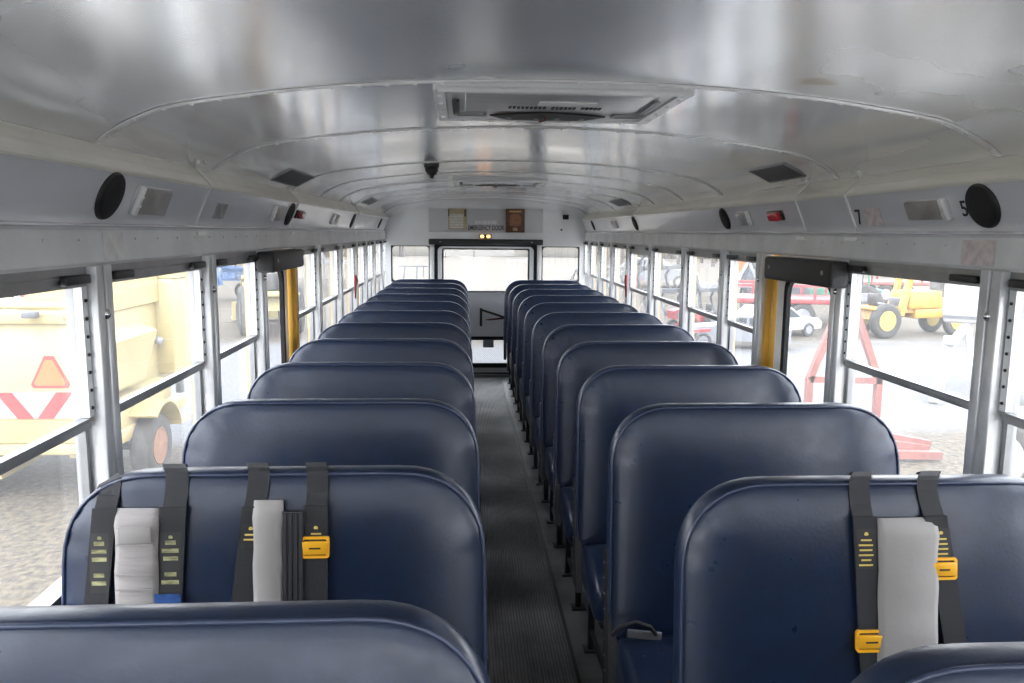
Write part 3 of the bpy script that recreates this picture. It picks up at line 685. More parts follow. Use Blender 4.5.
restraint(YL1, 'wrinkled grey child restraint with worn labels, left of the two on the left seat',
          [(-0.960, 0.043, -0.022), (-0.826, 0.047, -0.012)], (-0.943, -0.858), 1.033, GREYF, 0.60, (0.0, 0.0), worn=True, label_z=(0.865, 0.985), bluetag=True)
restraint(YL1, 'smooth grey child restraint with wide dark webbing and yellow buckle, nearer the aisle',
          [(-0.660, 0.044, -0.028), (-0.541, 0.044, -0.002)], (-0.668, -0.609), 1.046, GREYP, 0.60, (0.0, 0.0), wide=(-0.609, -0.566), buckles=[(-0.543, 0.950, 0.046)], label_z=(0.952, 1.0))
restraint(YR1, 'grey child restraint between black straps with two yellow buckles, on the right seat',
          [(0.566, 0.043, 0.014), (0.708, 0.043, 0.042)], (0.598, 0.722), 1.030, GREYP, 0.55, (0.0, 0.0), buckles=[(0.583, 0.785, 0.050), (0.734, 0.928, 0.044)], label_z=(0.93, 1.01))
# small loop on the third right seat
t = empty('strap_loop', (0.255, 0.872+2*PITCH, 0.462)); tag(t, 'small black webbing loop with grey tab at the lower corner of the third right seat', 'strap')
fy = lambda z: -0.150
mb = MB(); mb.tube([(-0.07, fy(0.45), 0.0), (-0.055, fy(0.46)-0.02, 0.035), (-0.01, fy(0.46)-0.03, 0.055), (0.03, fy(0.45)-0.03, 0.04), (0.05, fy(0.43)-0.02, 0.01)], 0.006, n=8); mb.build('loop', WEB, t)
mb = MB(); mb.box((0.02, fy(0.43)-0.01, 0.005), (0.10, 0.012, 0.024), Matrix.Rotation(0.12, 3, 'Y'), bev=0.004); mb.build('tab', mat('grey tab', (0.12, 0.12, 0.13), rough=0.6), t)

# ------------------------------------------------------------ things on the side panels
def panel_x(z): return 1.092 - (z-1.63)*0.042/0.098
TILT = math.atan(0.042/0.098)
def on_y(sx, y): return y*(0.989 if sx > 0 else 0.982)
def on_panel(sx, y, z, name, label, cat, group=None):
    t = empty(name, (sx*panel_x(z), on_y(sx, y), z)); t.rotation_euler = (0, -sx*TILT, 0); tag(t, label, cat, group); return t
def speaker(sx, y, label, r=0.055, z=1.674):
    t = on_panel(sx, y, z, 'speaker', label, 'speaker', 'round speakers along the side panels')
    MB().lathe([(r*1.04, 0.006), (r*1.04, 0.0), (r, -0.006), (r*0.97, -0.008)], (0, 0, 0), n=32) if False else None
    mb = MB(); mb.lathe([(r*1.04, 0.004*sx), (r*1.04, -0.003*sx), (r*0.98, -0.008*sx)], (0, 0, 0), n=32); mb.build('rim', BLACKP, t)
    mb = MB(); mb.lathe([(r*0.97, 0.0), (r*0.97, -0.0085*sx), (r*0.6, -0.0095*sx), (0.002, -0.010*sx)], (0, 0, 0), n=32); mb.build('grille', DARKG, t)
speaker(-1, 1.968, 'large black round speaker nearest the camera on the left panel', 0.058)
speaker(1, 1.955, 'large black round speaker nearest the camera on the right panel', 0.058)
speaker(-1, 3.93, 'black round speaker on the left panel, second from the camera', 0.055)
speaker(1, 3.957, 'black round speaker on the right panel beside a red lamp', 0.055)
speaker(-1, 6.12, 'black round speaker on the left panel, third from the camera', 0.055)
speaker(1, 6.08, 'black round speaker on the right panel, third from the camera', 0.055)
speaker(-1, 8.06, 'black round speaker on the left panel next to the rear wall', 0.05)
speaker(1, 8.08, 'black round speaker on the right panel next to the rear wall', 0.05)
def lamp(sx, y, label, wy=0.19, hz=0.07, z=1.672, lens=None, edge=1):
    t = on_panel(sx, y, z, 'dome_lamp', label, 'lamp', 'rectangular lamps along the side panels')
    MB().box((-sx*0.003, 0, 0), (0.006, wy, hz), bev=0.002).build('lamp_base', ALU, t)
    MB().box((-sx*0.010, 0.008*edge, 0.0), (0.012, wy-0.030, hz-0.006), bev=0.005, seg=3).build('lens', lens or LENSD, t)
    mb = MB(); mb.box((-sx*0.012, -edge*(wy/2-0.012), 0), (0.012, 0.018, hz), bev=0.002)
    for k in (-1, 1): mb.sph((-sx*0.019, -edge*(wy/2-0.012), k*0.012), 0.004, u=6, v=4)
    mb.build('end_clip', SEAM, t)
lamp(-1, 2.215, 'rectangular grey lamp beside the nearest speaker on the left panel', 0.22, 0.078)
lamp(1, 2.195, 'rectangular grey lamp beside the nearest speaker on the right panel', 0.20, 0.062)
lamp(-1, 3.66, 'small chrome lamp just before the second speaker on the left panel', 0.19)
lamp(1, 3.67, 'small pale lamp between red lamp and second speaker on right panel', 0.16, lens=LENS)
lamp(-1, 5.275, 'chrome lamp on the left panel before the third speaker', 0.2)
lamp(1, 6.90, 'rectangular lamp on the right panel behind the third speaker', 0.2)
t = on_panel(1, 3.29, 1.678, 'red_lamp', 'small square red indicator lamp on the right panel', 'lamp')
MB().box((-0.005, 0, 0), (0.010, 0.15, 0.042), bev=0.002).build('lamp_base', BLACKP, t)
MB().box((-0.018, -0.015, 0), (0.028, 0.095, 0.036), bev=0.006, seg=3).build('lens', REDL, t)
t = on_panel(-1, 4.14, 1.678, 'red_lamp', 'small dull red lamp behind the second speaker on the left panel', 'lamp')
MB().box((0.005, 0, 0), (0.010, 0.17, 0.042), bev=0.002).build('lamp_base', BLACKP, t)
MB().box((0.014, 0.0, 0), (0.02, 0.12, 0.036), bev=0.006, seg=3).build('lens', mat('dull red lens', (0.25, 0.01, 0.02), rough=0.2), t)
def sticker(sx, y, z, wy, hz, m_, name, label, cat='sticker', x=None):
    o = MB().box((0, 0, 0), (0.0015, wy, hz)).build(name, m_); o.location = (sx*((x if x else panel_x(z))-0.0015), y, z); tag(o, label, cat)
    if not x: o.rotation_euler = (0, -sx*TILT, 0); o.location.y = on_y(sx, y)
sticker(-1, 2.85, 1.66, 0.12, 0.055, LENS, 'paper_sticker', 'pale blank sticker on the left panel past the white joint strip')
sticker(-1, 1.965, 1.555, 0.11, 0.065, PAPER, 'paper_sticker', 'worn pale sticker on the window header below the nearest left speaker', x=1.0855)
sticker(1, 1.955, 1.555, 0.13, 0.065, PAPERP, 'paper_sticker', 'faded pinkish sticker on the window header below the nearest right speaker', x=1.0855)
sticker(1, 2.51, 1.655, 0.10, 0.06, PAPERP, 'paper_sticker', 'faded sticker beside the number 7 on the right panel')
# painted numbers
def number(txt, y, z, size, label):
    Mx = Matrix.Translation((panel_x(z)-0.001, on_y(1, y), z)) @ Matrix.Rotation(-TILT, 4, 'Y') @ Matrix.Rotation(-PI/2, 4, 'Z') @ Matrix.Rotation(PI/2, 4, 'X')
    mb = MB(); mb.text(txt, size, Matrix.Identity(4), depth=0.0004, bold=0.0006)
    o = mb.build('painted_number', INK); o.matrix_world = Mx; tag(o, label, 'number')
number('5', 2.035, 1.667, 0.062, 'black number 5 beside the nearest right speaker')
number('7', 2.605, 1.655, 0.075, 'black number 7 next to the white joint strip on the right panel')

# ceiling vents
def cvent(x, y, wx, wy, label):
    z = ceil_z(x); sl = math.atan2(ceil_z(abs(x)+0.05)-ceil_z(abs(x)-0.05), 0.1)*(1 if x > 0 else -1)
    t = empty('ceiling_speaker', (x, y, z-0.003)); tag(t, label, 'ceiling speaker', 'square grilles in the ceiling edges'); t.rotation_euler = (0, -sl, 0)
    MB().ring(rrect(-wx/2, wx/2, -wy/2, wy/2, 0.004), rrect(-wx/2+0.008, wx/2-0.008, -wy/2+0.008, wy/2-0.008, 0.003), XY, -0.003, 0.004).build('rim', ALUD, t)
    mb = MB(); mb.box((0, 0, 0), (wx-0.012, wy-0.012, 0.004))
    mb.build('grille', mat('grey perforated grille', (0.17, 0.17, 0.17), rough=0.6, metal=0.3, noise=0.4, nscale=220), t)
cvent(1.005, 3.12, 0.105, 0.36, 'dark rectangular ceiling grille above the right exit window')
cvent(-1.015, 3.72, 0.105, 0.52, 'dark rectangular ceiling grille above the left exit window')
cvent(1.005, 6.30, 0.10, 0.5, 'dark ceiling grille far back on the right')
cvent(-1.005, 6.60, 0.10, 0.5, 'dark ceiling grille far back on the left')

# small dark dome hanging from the ceiling
zc = ceil_z(-0.405); t = empty('ceiling_dome', (-0.405, 4.15, zc)); tag(t, 'small black dome hanging from the ceiling left of the hatch', 'sensor')
MB().lathe([(0.040, 0.002), (0.040, -0.010), (0.036, -0.016)], (0, 0, 0), 'Z', 20).build('mount', BLACKP, t)
MB().lathe([(0.034, -0.014), (0.034, -0.030), (0.026, -0.046), (0.012, -0.056), (0.010, -0.068), (0.002, -0.070)], (0, 0, 0), 'Z', 20).build('cap', BLACKP, t)

# roof hatches
HATM = mat('hatch moulded metal', (0.72, 0.72, 0.72), rough=0.34, metal=0.45, noise=0.12, nscale=12, stretch=(0.3, 3, 1))
def hatch(y0, y1, label, detail=True):
    t = empty('roof_hatch', (0.0, (y0+y1)/2, ceil_z(0))); tag(t, label, 'roof hatch', 'roof hatches along the ceiling centre')
    h_ = (y1-y0)/2; zz = -0.016
    fr = MB(); fr.ring(rrect(-0.312, 0.322, -h_-0.005, h_+0.01, 0.02), rrect(-0.285, 0.29, -h_+0.010, h_-0.02, 0.02), XY, zz-0.004, 0.006)
    fr.cyl((-0.30, -h_, zz-0.002), (0.31, -h_, zz-0.002), 0.008, n=12)
    fr.build('hatch_frame', WHITEM, t)
    ip = MB(); ip.box((0, 0, zz+0.004), (0.57, 2*h_-0.05, 0.006)); ip.box((0.0, -0.01, zz-0.002), (0.47, 2*h_-0.09, 0.008), bev=0.003)
    ip.build('hatch_panel', HATM, t)
    for x in (-0.298, 0.306):
        for k in range(4): MB().sph((x, -h_+0.08+k*(2*h_-0.16)/3, zz-0.005), 0.008, sc=(1, 1, .5), u=8, v=5).build('screw', SEAM, t)
    for k in range(7): MB().sph((-0.24+k*0.08, h_-0.005, zz-0.005), 0.006, sc=(1, 1, .5), u=8, v=5).build('screw', SEAM, t)
    if detail:
        hx = MB(); poly = []
        for k in range(13):
            a = k/12; poly.append((-0.165+0.33*a, 0.095 - 0.06*math.sin(PI*a)))
        poly += [(0.11, 0.175), (-0.11, 0.175)]
        hx.prism(poly, XY, zz-0.008, zz-0.012); hx.build('lever_slot', BLACKP, t)
        for k in (-0.10, 0.0, 0.05, 0.12): pass
        for k in (-0.11, -0.03, 0.03, 0.10): MB().cyl((k, 0.12, zz-0.011), (k, 0.12, zz-0.017), 0.008, n=10).build('lever_bolt', ALUD, t)
        MB().tube([(-0.012, 0.075, zz-0.015), (-0.005, 0.1, zz-0.02), (-0.018, 0.14, zz-0.02), (-0.012, 0.165, zz-0.014)], 0.003, n=6).build('red_wire', REDF, t)
        for x in (-0.22, 0.225):
            MB().ring(rrect(x-0.045, x+0.045, 0.06, 0.105, 0.006), rrect(x-0.036, x+0.036, 0.068, 0.098, 0.005), XY, zz-0.007, zz-0.013).build('finger_recess', ALUD, t)
        MB().box((0.03, -0.105, zz-0.008), (0.15, 0.05, 0.004), bev=0.001).build('notice', WHITEP, t)
        mb = MB()
        for k in range(22):
            if k in (9, 16): continue
            mb.box((-0.115+k*0.0115, -0.03+random.uniform(-.002, .002), zz-0.0075), (0.0075, random.uniform(0.018, 0.028), 0.003))
        mb.build('embossed_lettering', DKMACH, t)
        MB().bb(-0.268, -0.250, -0.12, 0.10, zz-0.010, zz-0.003).build('hinge_slot', BLACKP, t)
        MB().bb(0.252, 0.268, -0.14, 0.12, zz-0.007, zz-0.003).build('side_channel', ALUD, t)
    return t
hatch(1.930, 2.450, 'large white framed roof hatch with black lever slot nearest the camera')
hatch(5.22, 5.95, 'smaller looking roof hatch far back in the ceiling')

# ------------------------------------------------------------ rear wall fittings
YW = YR-0.001
t = empty('header_board', (0, YW, 1.59)); tag(t, 'wide white access board above the rear emergency door', 'access board')
MB().box((0, -0.004, 0.13), (1.24, 0.008, 0.255), bev=0.002).build('board', mat('grey board paint', (0.50, 0.505, 0.51), rough=0.4), t)
for x in (-0.60, -0.43, 0.43, 0.60):
    for z in (0.02, 0.24): MB().sph((x, -0.008, z), 0.006, u=6, v=4).build('screw', ALUD, t)
Mt = Matrix.Translation((0.0, YW-0.0095, 1.640)) @ Matrix.Rotation(PI/2, 4, 'X')
mb = MB(); mb.text('EMERGENCY DOOR', 0.072, Matrix.Diagonal((0.60, 1, 1, 1)), depth=0.0008, bold=0.0012)
o = mb.build('door_lettering', INK); o.matrix_world = Mt; tag(o, 'black EMERGENCY DOOR lettering above the rear door', 'lettering')
mb = MB(); 
for k in range(9):
    x = -0.105+k*0.026; mb.ring(rrect(x-0.010, x+0.010, -0.017, 0.017, 0.006, n=3), rrect(x-0.004, x+0.004, -0.009, 0.009, 0.003, n=3), XZ, -0.001, 0.001) if k in (0, 4, 7, 8) else mb.box((x, 0, 0), (0.009, 0.002, 0.034))
    if k in (1, 3, 5): mb.box((x+0.006, 0, 0.012), (0.012, 0.002, 0.008)); mb.box((x+0.006, 0, -0.012), (0.012, 0.002, 0.008))
o = mb.build('white_lettering', WHITEP); o.location = (0, YW-0.0095, 1.700); tag(o, 'small illegible white lettering above the black lettering', 'lettering')
t = empty('tan_card', (-0.31, YW-0.009, 1.622)); tag(t, 'tan lined card on the board left of the door lettering', 'card')
MB().box((0, -0.003, 0.113), (0.20, 0.006, 0.226)).build('card', TAN, t)
mb = MB()
for k in range(9): mb.box((-0.012, -0.0068, 0.02+k*0.017), (0.150, 0.0016, 0.010))
mb.build('printed_row', PAPER, t)
MB().bb(0.075, 0.092, -0.014, -0.006, 0.14, 0.215).build('clip', BLACKP, t); MB().bb(-0.098, -0.088, -0.012, -0.006, 0.14, 0.215).build('clip', BLACKP, t)
t = empty('brown_box', (0.315, YW-0.009, 1.594)); tag(t, 'dark brown wooden box mounted right of the door lettering', 'box')
MB().box((0, -0.02, 0.128), (0.205, 0.04, 0.255), bev=0.006).build('body', WOOD, t)
MB().prism(rrect(-0.062, 0.062, 0.07, 0.20, 0.03, 0.045), lambda u, v, w_: (u, w_, v), -0.048, -0.038).build('face', mat('light brown wood', (0.30, 0.12, 0.035), rough=0.35, noise=0.4, nscale=25), t)
MB().box((0, -0.044, 0.225), (0.13, 0.012, 0.018), bev=0.003).build('brass_bar', mat('brass', (0.55, 0.36, 0.14), rough=0.3, metal=0.8), t)
MB().box((0, -0.044, 0.035), (0.05, 0.012, 0.036), bev=0.003).build('tag', mat('tan tag', (0.42, 0.28, 0.16), rough=0.5), t)
t = empty('amber_light', (-0.008, YW, 1.550)); tag(t, 'pair of small glowing amber lights just above the door header pad', 'light')
MB().box((0, -0.012, 0), (0.13, 0.024, 0.042), bev=0.004).build('housing', BLACKP, t)
for x in (-0.034, 0.034): MB().sph((x, -0.026, 0), 0.017, sc=(1.25, .6, 0.95), u=12, v=8).build('bulb', AMBER, t)
t = empty('wall_camera', (0.868, YW, 1.765)); tag(t, 'small black square camera high on the rear wall at right', 'camera')
MB().box((0, -0.02, 0), (0.062, 0.04, 0.052), bev=0.006).build('housing', BLACKP, t)
MB().cyl((0, -0.04, 0), (0, -0.052, 0), 0.014, n=14).build('camera_lens', CARGL, t)
t = MB(); t.cyl((0, 0, 0), (0, -0.014, 0), 0.012, n=12); o = t.build('wall_button', DKMACH); o.location = (0.825, YW, 1.628); tag(o, 'tiny dark button under the rear wall camera', 'button')
# red pull tags hanging at window pillars
for sx, y, lab in ((-1, 5.95, 'small red ribbon hanging at a far left window'), (1, 6.19, 'small red ribbon hanging at a far right window')):
    mb = MB(); mb.loft([[(-0.012, -0.02, 0.13), (0.0, -0.02, 0.13), (0.0, 0.02, 0.13), (-0.012, 0.02, 0.13)], [(-0.02, -0.035, 0.06), (0, -0.03, 0.06), (0, 0.035, 0.06), (-0.015, 0.035, 0.06)], [(-0.012, -0.02, -0.03), (0, -0.02, -0.03), (0, 0.015, -0.03), (-0.012, 0.015, -0.03)], [(-0.008, -0.018, -0.16), (0, -0.018, -0.16), (0, 0.006, -0.16), (-0.008, 0.006, -0.16)]])
    for v in mb.bm.verts: v.co.z *= 0.6; v.co.y *= 1.0
    o = mb.build('red_ribbon', REDP); o.location = (sx*1.058, y, 1.19); 
    if sx < 0: o.rotation_euler = (0, 0, PI)
    tag(o, lab, 'ribbon')

# ------------------------------------------------------------ outside
GZ = -1.0
mb = MB(); mb.prism([(-150, -60), (150, -60), (150, 160), (-150, 160)], XY, GZ-0.3, GZ); struct(mb.build('ground', GROUNDM))
mb = MB(); mb.prism([(-3.0, -9), (3.2, -9), (3.2, 10.5), (-3.0, 10.5)], XY, GZ-0.2, GZ+0.02); struct(mb.build('bounce_slab', mat('pale bounce slab', (0.62, 0.61, 0.59), rough=0.9, noise=0.15, nscale=2)))  # pale slab added beside the bus to bounce daylight up to panels and ceiling
# low hills far off
for hx, hy, rx, ry, hh in ((-70, 110, 90, 40, 9), (45, 120, 100, 40, 11), (-120, 40, 40, 90, 9), (125, 50, 45, 90, 10)):
    mb = MB(); rr = []
    for j in range(9):
        a = j/8*PI/2; rr.append([(hx+rx*math.cos(a)*math.cos(b)*(1+0.06*math.sin(3*b)), hy+ry*math.cos(a)*math.sin(b), GZ+hh*math.sin(a)) for b in [2*PI*k/40 for k in range(40)]])
    mb.loft(rr); struct(mb.build('hill', HILLM))
# leafless woods along the horizon: uncountable twigs
mb = MB(); rnd = random.Random(3)
for k in range(420):
    a = rnd.uniform(-1.5, 1.5); d = rnd.uniform(62, 85); x, y = d*math.sin(a), d*math.cos(a)
    if abs(a) < 0.16 and d < 80: continue
    h_ = rnd.uniform(4, 8.5); mb.cyl((x, y, GZ), (x+rnd.uniform(-.5, .5), y, GZ+h_), 0.16, 0.03, n=4)
    for j in range(7):
        z = GZ + h_*rnd.uniform(0.3, 0.95); b = rnd.uniform(0, 2*PI); l = rnd.uniform(0.8, 2.2)
        mb.cyl((x, y, z), (x+l*math.cos(b), y+l*math.sin(b), z+l*0.8), 0.07, 0.02, n=3)
o = mb.build('bare_woods', BARK); tag(o, 'hazy belt of leafless trees along the horizon', 'woods', None, 'stuff')

def wheel(parent, c, r, wdt, axis='X', rim=RUST, name='wheel'):
    mb = MB(); h_ = wdt/2
    mb.lathe([(r*0.58, -h_*0.8), (r*0.80, -h_), (r*0.95, -h_*0.85), (r, -h_*0.5), (r*1.01, 0), (r, h_*0.5), (r*0.95, h_*0.85), (r*0.80, h_), (r*0.58, h_*0.8)], c, axis, 28)
    t_ = mb.build(name, TIRE, parent)
    mb = MB(); mb.lathe([(r*0.59, -h_*0.82), (r*0.52, -h_*0.86), (r*0.48, -h_*0.5), (r*0.20, -h_*0.35), (r*0.17, -h_*0.7), (0.004, -h_*0.7), (0.004, h_*0.7), (r*0.17, h_*0.7), (r*0.20, h_*0.35), (r*0.48, h_*0.5), (r*0.52, h_*0.86), (r*0.59, h_*0.82)], c, axis, 24)
    mb.build('rim', rim, t_)
    return t_

# pale yellow trailer machine at left
t = empty('chipper_trailer', ((-4.9+0.237)*0.916-0.187, 8.24, GZ+0.218)); t.scale = (0.916,)*3; tag(t, 'pale yellow wheeled wood chipper trailer with orange triangle and red white chevrons', 'trailer')
X0, X1 = -2.0, 1.05       # local extents
mb = MB()
mb.bb(X0, X1-0.25, -1.0, 1.3, 0.42, 1.72, bev=0.03); mb.bb(X0-0.02, X1-0.2, -1.06, -0.98, 1.66, 1.76, bev=0.01)
mb.bb(X0, X1-0.1, -0.98, 1.4, 0.30, 0.45, bev=0.02)
mb.build('body', CHIP, t)
mb = MB(); mb.cyl((X0, -1.10, 1.84), (X1-0.25, -1.10, 1.84), 0.035, n=10)
for x in (-1.8, -0.7, 0.7): mb.cyl((x, -1.10, 1.70), (x, -1.10, 1.84), 0.022, n=8)
mb.build('top_rail', CHIP, t)
mb = MB(); mb.prism([(-0.15, 1.72), (0.85, 1.72), (0.85, 2.12), (0.05, 2.12)], lambda u, v, w_: (u, w_, v), -0.35, 1.2)
mb.bb(0.2, 1.02, 0.9, 1.7, 0.8, 2.0, bev=0.03); mb.build('engine_hood', CHIP, t)
mb = MB(); mb.loft([[(0.55, 0.95, 2.0), (1.0, 0.95, 2.0), (1.0, 1.45, 2.0), (0.55, 1.45, 2.0)], [(0.55, 0.95, 2.7), (1.0, 0.95, 2.7), (1.0, 1.45, 2.7), (0.55, 1.45, 2.7)], [(0.35, 0.6, 3.1), (0.9, 0.6, 3.1), (0.95, 1.3, 3.2), (0.5, 1.4, 3.2)]], smooth=False)
mb.bb(0.50, 1.05, 0.90, 1.50, 2.0, 2.06); mb.build('discharge_chute', CHIP, t)
mb = MB(); mb.loft([[(0.80, -0.95, 1.55), (1.08, -0.9, 1.45), (1.08, 0.2, 1.45), (0.80, 0.25, 1.55)], [(0.80, -0.7, 0.9), (0.95, -0.65, 0.9), (0.95, 0.1, 0.9), (0.80, 0.1, 0.9)]], smooth=False); mb.build('side_bin', CHIP, t)
mb = MB()   # fender arch
arc = [(0.95, math.cos(a)*0.46, 0.16+math.sin(a)*0.48) for a in [math.radians(20+11*k) for k in range(11)]]
mb.loft([[(0.90, y, z), (1.22, y, z), (1.22, y*1.06, 0.16+(z-0.16)*1.06), (0.90, y*1.06, 0.16+(z-0.16)*1.06)] for _, y, z in arc], smooth=False)
mb.bb(0.90, 1.22, 0.42, 0.75, 0.28, 0.33); mb.bb(0.80, 0.92, -0.6, 0.7, 0.42, 0.80)
mb.build('fender', CHIP, t)
wheel(t, (1.03, -0.02, 0.135), 0.37, 0.24)
MB().cyl((-0.3, 0, 0.135), (1.1, 0, 0.135), 0.05, n=8).build('axle', DKMACH, t)
mb = MB(); mb.bb(X0+0.05, 0.68, -1.012, -1.0, 0.695, 0.965); ch = mb.build('chevron_board', WHITEX, t)
mb = MB(); 
for x, d_ in ((-1.9, 1), (-1.45, 1), (-1.0, -1), (-0.35, 1), (0.03, 1), (0.42, -1)):
    s_ = 0.20*d_; mb.prism([(x-s_/2, 0.965), (x+0.16-s_/2, 0.965), (x+0.16+s_/2, 0.695), (x+s_/2, 0.695)], lambda u, v, w_: (u, w_, v), -1.016, -1.011)
mb.build('red_stripe', REFLR, ch)
mb = MB(); tri = [(-0.17, 1.01), (0.17, 1.01), (0.19, 1.045), (0.045, 1.335), (-0.045, 1.335), (-0.19, 1.045)]
mb.prism([(u+0.47, v) for u, v in tri], lambda u, v, w_: (u, w_, v), -1.012, -1.002); tr = mb.build('warning_triangle', REFLR, t); tr['label'] = 'orange slow moving vehicle triangle'
mb = MB(); mb.prism([(u*0.80+0.47, 1.13+(v-1.13)*0.80) for u, v in tri], lambda u, v, w_: (u, w_, v), -1.016, -1.011); mb.build('orange_centre', ORANGE, tr)
mb = MB(); mb.box((0.40, -1.15, 1.76), (0.14, 0.08, 0.06), bev=0.01); mb.build('hinge_block', DKMACH, t)
mb = MB(); mb.box((1.07, 0.85, 0.66), (0.09, 0.07, 0.16), bev=0.01); mb.build('tail_lamp', DKMACH, t)
mb = MB()
for y in (-0.5, 0.3, 0.8): mb.cyl((0.83, y, 1.25), (0.90, y, 1.22), 0.05, n=8)
mb.tube([(0.86, -0.55, 1.7), (0.88, -0.5, 1.5), (0.90, -0.45, 1.3), (0.90, -0.5, 1.1)], 0.015, n=6); mb.build('fitting', GREYM, t)
mb = MB(); mb.bar((-1.8, -0.9, 0.3), (-1.8, 1.2, 0.3), 0.1); mb.bar((0.6, -0.9, 0.3), (0.6, 1.2, 0.3), 0.1); mb.bb(-1.8, -0.2, -0.8, 0.9, 0.0, 0.3); mb.cyl((-1.2, -0.5, -0.236), (-1.2, -0.5, 0.1), 0.04, n=8); mb.build('chassis', CHIP, t)

# machinery behind the chipper
def frame_thing(name, label, cat, segs, m_, loc, th=0.06, group=None):
    mb = MB()
    for a, b in segs: mb.bar(a, b, th)
    o = mb.build(name, m_); o.location = loc; tag(o, label, cat, group); return o
frame_thing('lattice_tower', 'dark grey twin A-shaped metal frame standing behind the pale yellow trailer', 'metal frame',
    [((-0.42, 0, 0), (-0.25, 0, 2.4)), ((0.0, 0, 0), (-0.17, 0, 2.4)), ((0.15, 0, 0), (0.15, 0, 2.4)), ((0.75, 0.1, 0), (0.45, 0, 2.4)), ((-0.5, 0, 1.75), (0.6, 0, 1.75)), ((-0.4, 0, 0.9), (0.7, 0, 0.9)), ((-0.3, 0, 2.4), (0.5, 0, 2.4))], DKMACH, (-8.3, 14.6, GZ), 0.09)

def tractor(name, label, loc, rz, body, rimm, sc_=1.0, cab=True, loader=True, cat='tractor', fx=1.35, r2=0.42, hoe=False):
    t = empty(name, loc, rz); t.scale = (sc_,)*3; tag(t, label, cat)
    mb = MB(); mb.prism([(-1.3, 0.75), (0.2, 0.75), (0.3, 1.0), (1.9, 0.95), (1.95, 1.45), (1.7, 1.55), (0.35, 1.62), (0.2, 1.25), (-1.2, 1.3)], lambda u, v, w_: (u, w_, v), -0.4, 0.4)
    mb.bb(-1.5, -0.6, -0.75, 0.75, 1.15, 1.28, bev=0.04); mb.build('body', body, t)
    mb = MB(); mb.bb(1.0, 1.8, -0.41, 0.41, 1.05, 1.35); mb.cyl((1.0, 0.2, 1.5), (1.0, 0.2, 2.1), 0.04, n=8); mb.build('engine', DKMACH, t)
    if cab:
        mb = MB()
        for x in (-1.1, 0.1):
            for y in (-0.5, 0.5): mb.bar((x, y, 1.25), (x*0.95, y, 2.45), 0.06)
        mb.bb(-1.25, 0.25, -0.6, 0.6, 2.42, 2.55, bev=0.03); mb.build('cab', body, t)
    mb = MB(); mb.bb(-0.9, -0.4, -0.25, 0.25, 1.28, 1.4, bev=0.03); mb.bb(-0.98, -0.85, -0.25, 0.25, 1.35, 1.8, bev=0.03); mb.build('driver_seat', BLACKP, t)
    for y in (-0.72, 0.72):
        wheel(t, (-0.85, y, 0.72), 0.72, 0.36, 'Y', rimm); wheel(t, (fx, y*0.9, r2), r2, 0.30, 'Y', rimm)
    if hoe:
        mb = MB(); mb.bb(0.9, 2.9, -0.5, 0.5, 0.75, 1.15, bev=0.04); mb.bb(0.5, 2.2, -0.55, 0.55, 1.15, 1.9, bev=0.06); mb.bb(2.2, 3.1, -0.45, 0.45, 1.1, 1.6, bev=0.05)
        mb.bar((0.1, -0.5, 0.9), (0.5, -0.5, 2.6), 0.22); mb.bar((0.5, -0.5, 2.6), (1.5, -0.5, 2.9), 0.20); mb.bar((0.6, 0.5, 0.9), (0.9, 0.5, 2.7), 0.2); mb.bar((1.2, -0.6, 2.7), (3.4, -0.6, 2.0), 0.18); mb.bar((3.4, -0.6, 2.1), (3.5, -0.6, 1.0), 0.16); mb.build('lift_frame', body, t)
        mb = MB(); mb.bb(2.3, 3.0, -0.3, 0.3, 1.6, 2.3, bev=0.05); mb.bb(0.2, 0.9, -0.3, 0.3, 1.0, 1.6, bev=0.03); mb.build('engine_block', DKMACH, t)
    if loader:
        mb = MB()
        for y in (-0.55, 0.55):
            mb.bar((-0.1, y, 1.7), (1.7, y, 1.55), 0.10); mb.bar((1.7, y, 1.55), (2.7, y, 0.5), 0.10); mb.bar((0.3, y, 0.8), (0.0, y, 1.8), 0.12); mb.bar((0.5, y, 1.1), (1.8, y, 1.4), 0.06)
        mb.build('loader_arm', body, t)
        mb = MB(); mb.prism([(2.6, 0.1), (3.2, 0.1), (3.2, 0.16), (2.75, 0.2), (2.65, 0.7), (2.6, 0.7)], lambda u, v, w_: (u, w_, v), -0.85, 0.85); mb.build('bucket', body, t)
    return t
YRIM = mat('yellow wheel rim', (0.32, 0.23, 0.04), rough=0.5)
tractor('loader_tractor', 'yellow loader tractor with black tyres parked beyond the gravel at right', (10.85, 19.75, GZ), math.radians(14), TRACY, YRIM, 0.62, cab=False, loader=False, fx=2.9, r2=0.62, hoe=True)
tractor('farm_tractor', 'dark green tractor half hidden behind the yellow loader', (11.0, 23.2, GZ), math.radians(170), TEAL, GREYM, 0.8, loader=False)
tractor('farm_tractor', 'blue tractor far off through the third left window', (-9.4, 29.5, GZ), math.radians(20), BLUEM, GREYM, 0.75)
tractor('farm_tractor', 'small red tractor low beyond the right windows', (5.9, 20.3, GZ), math.radians(200), REDP, GREYM, 0.42, loader=False, cab=False)
tractor('orange_excavator', 'orange machine among dark machinery beyond the right windows', (11.4, 30.0, GZ), math.radians(100), ORNM, DKMACH, 1.15, loader=False, cat='excavator')
tractor('backhoe', 'pale yellow digger seen through the left exit window', (-5.3, 20.5, GZ), math.radians(110), CHIP, DKMACH, 0.85, cat='digger')
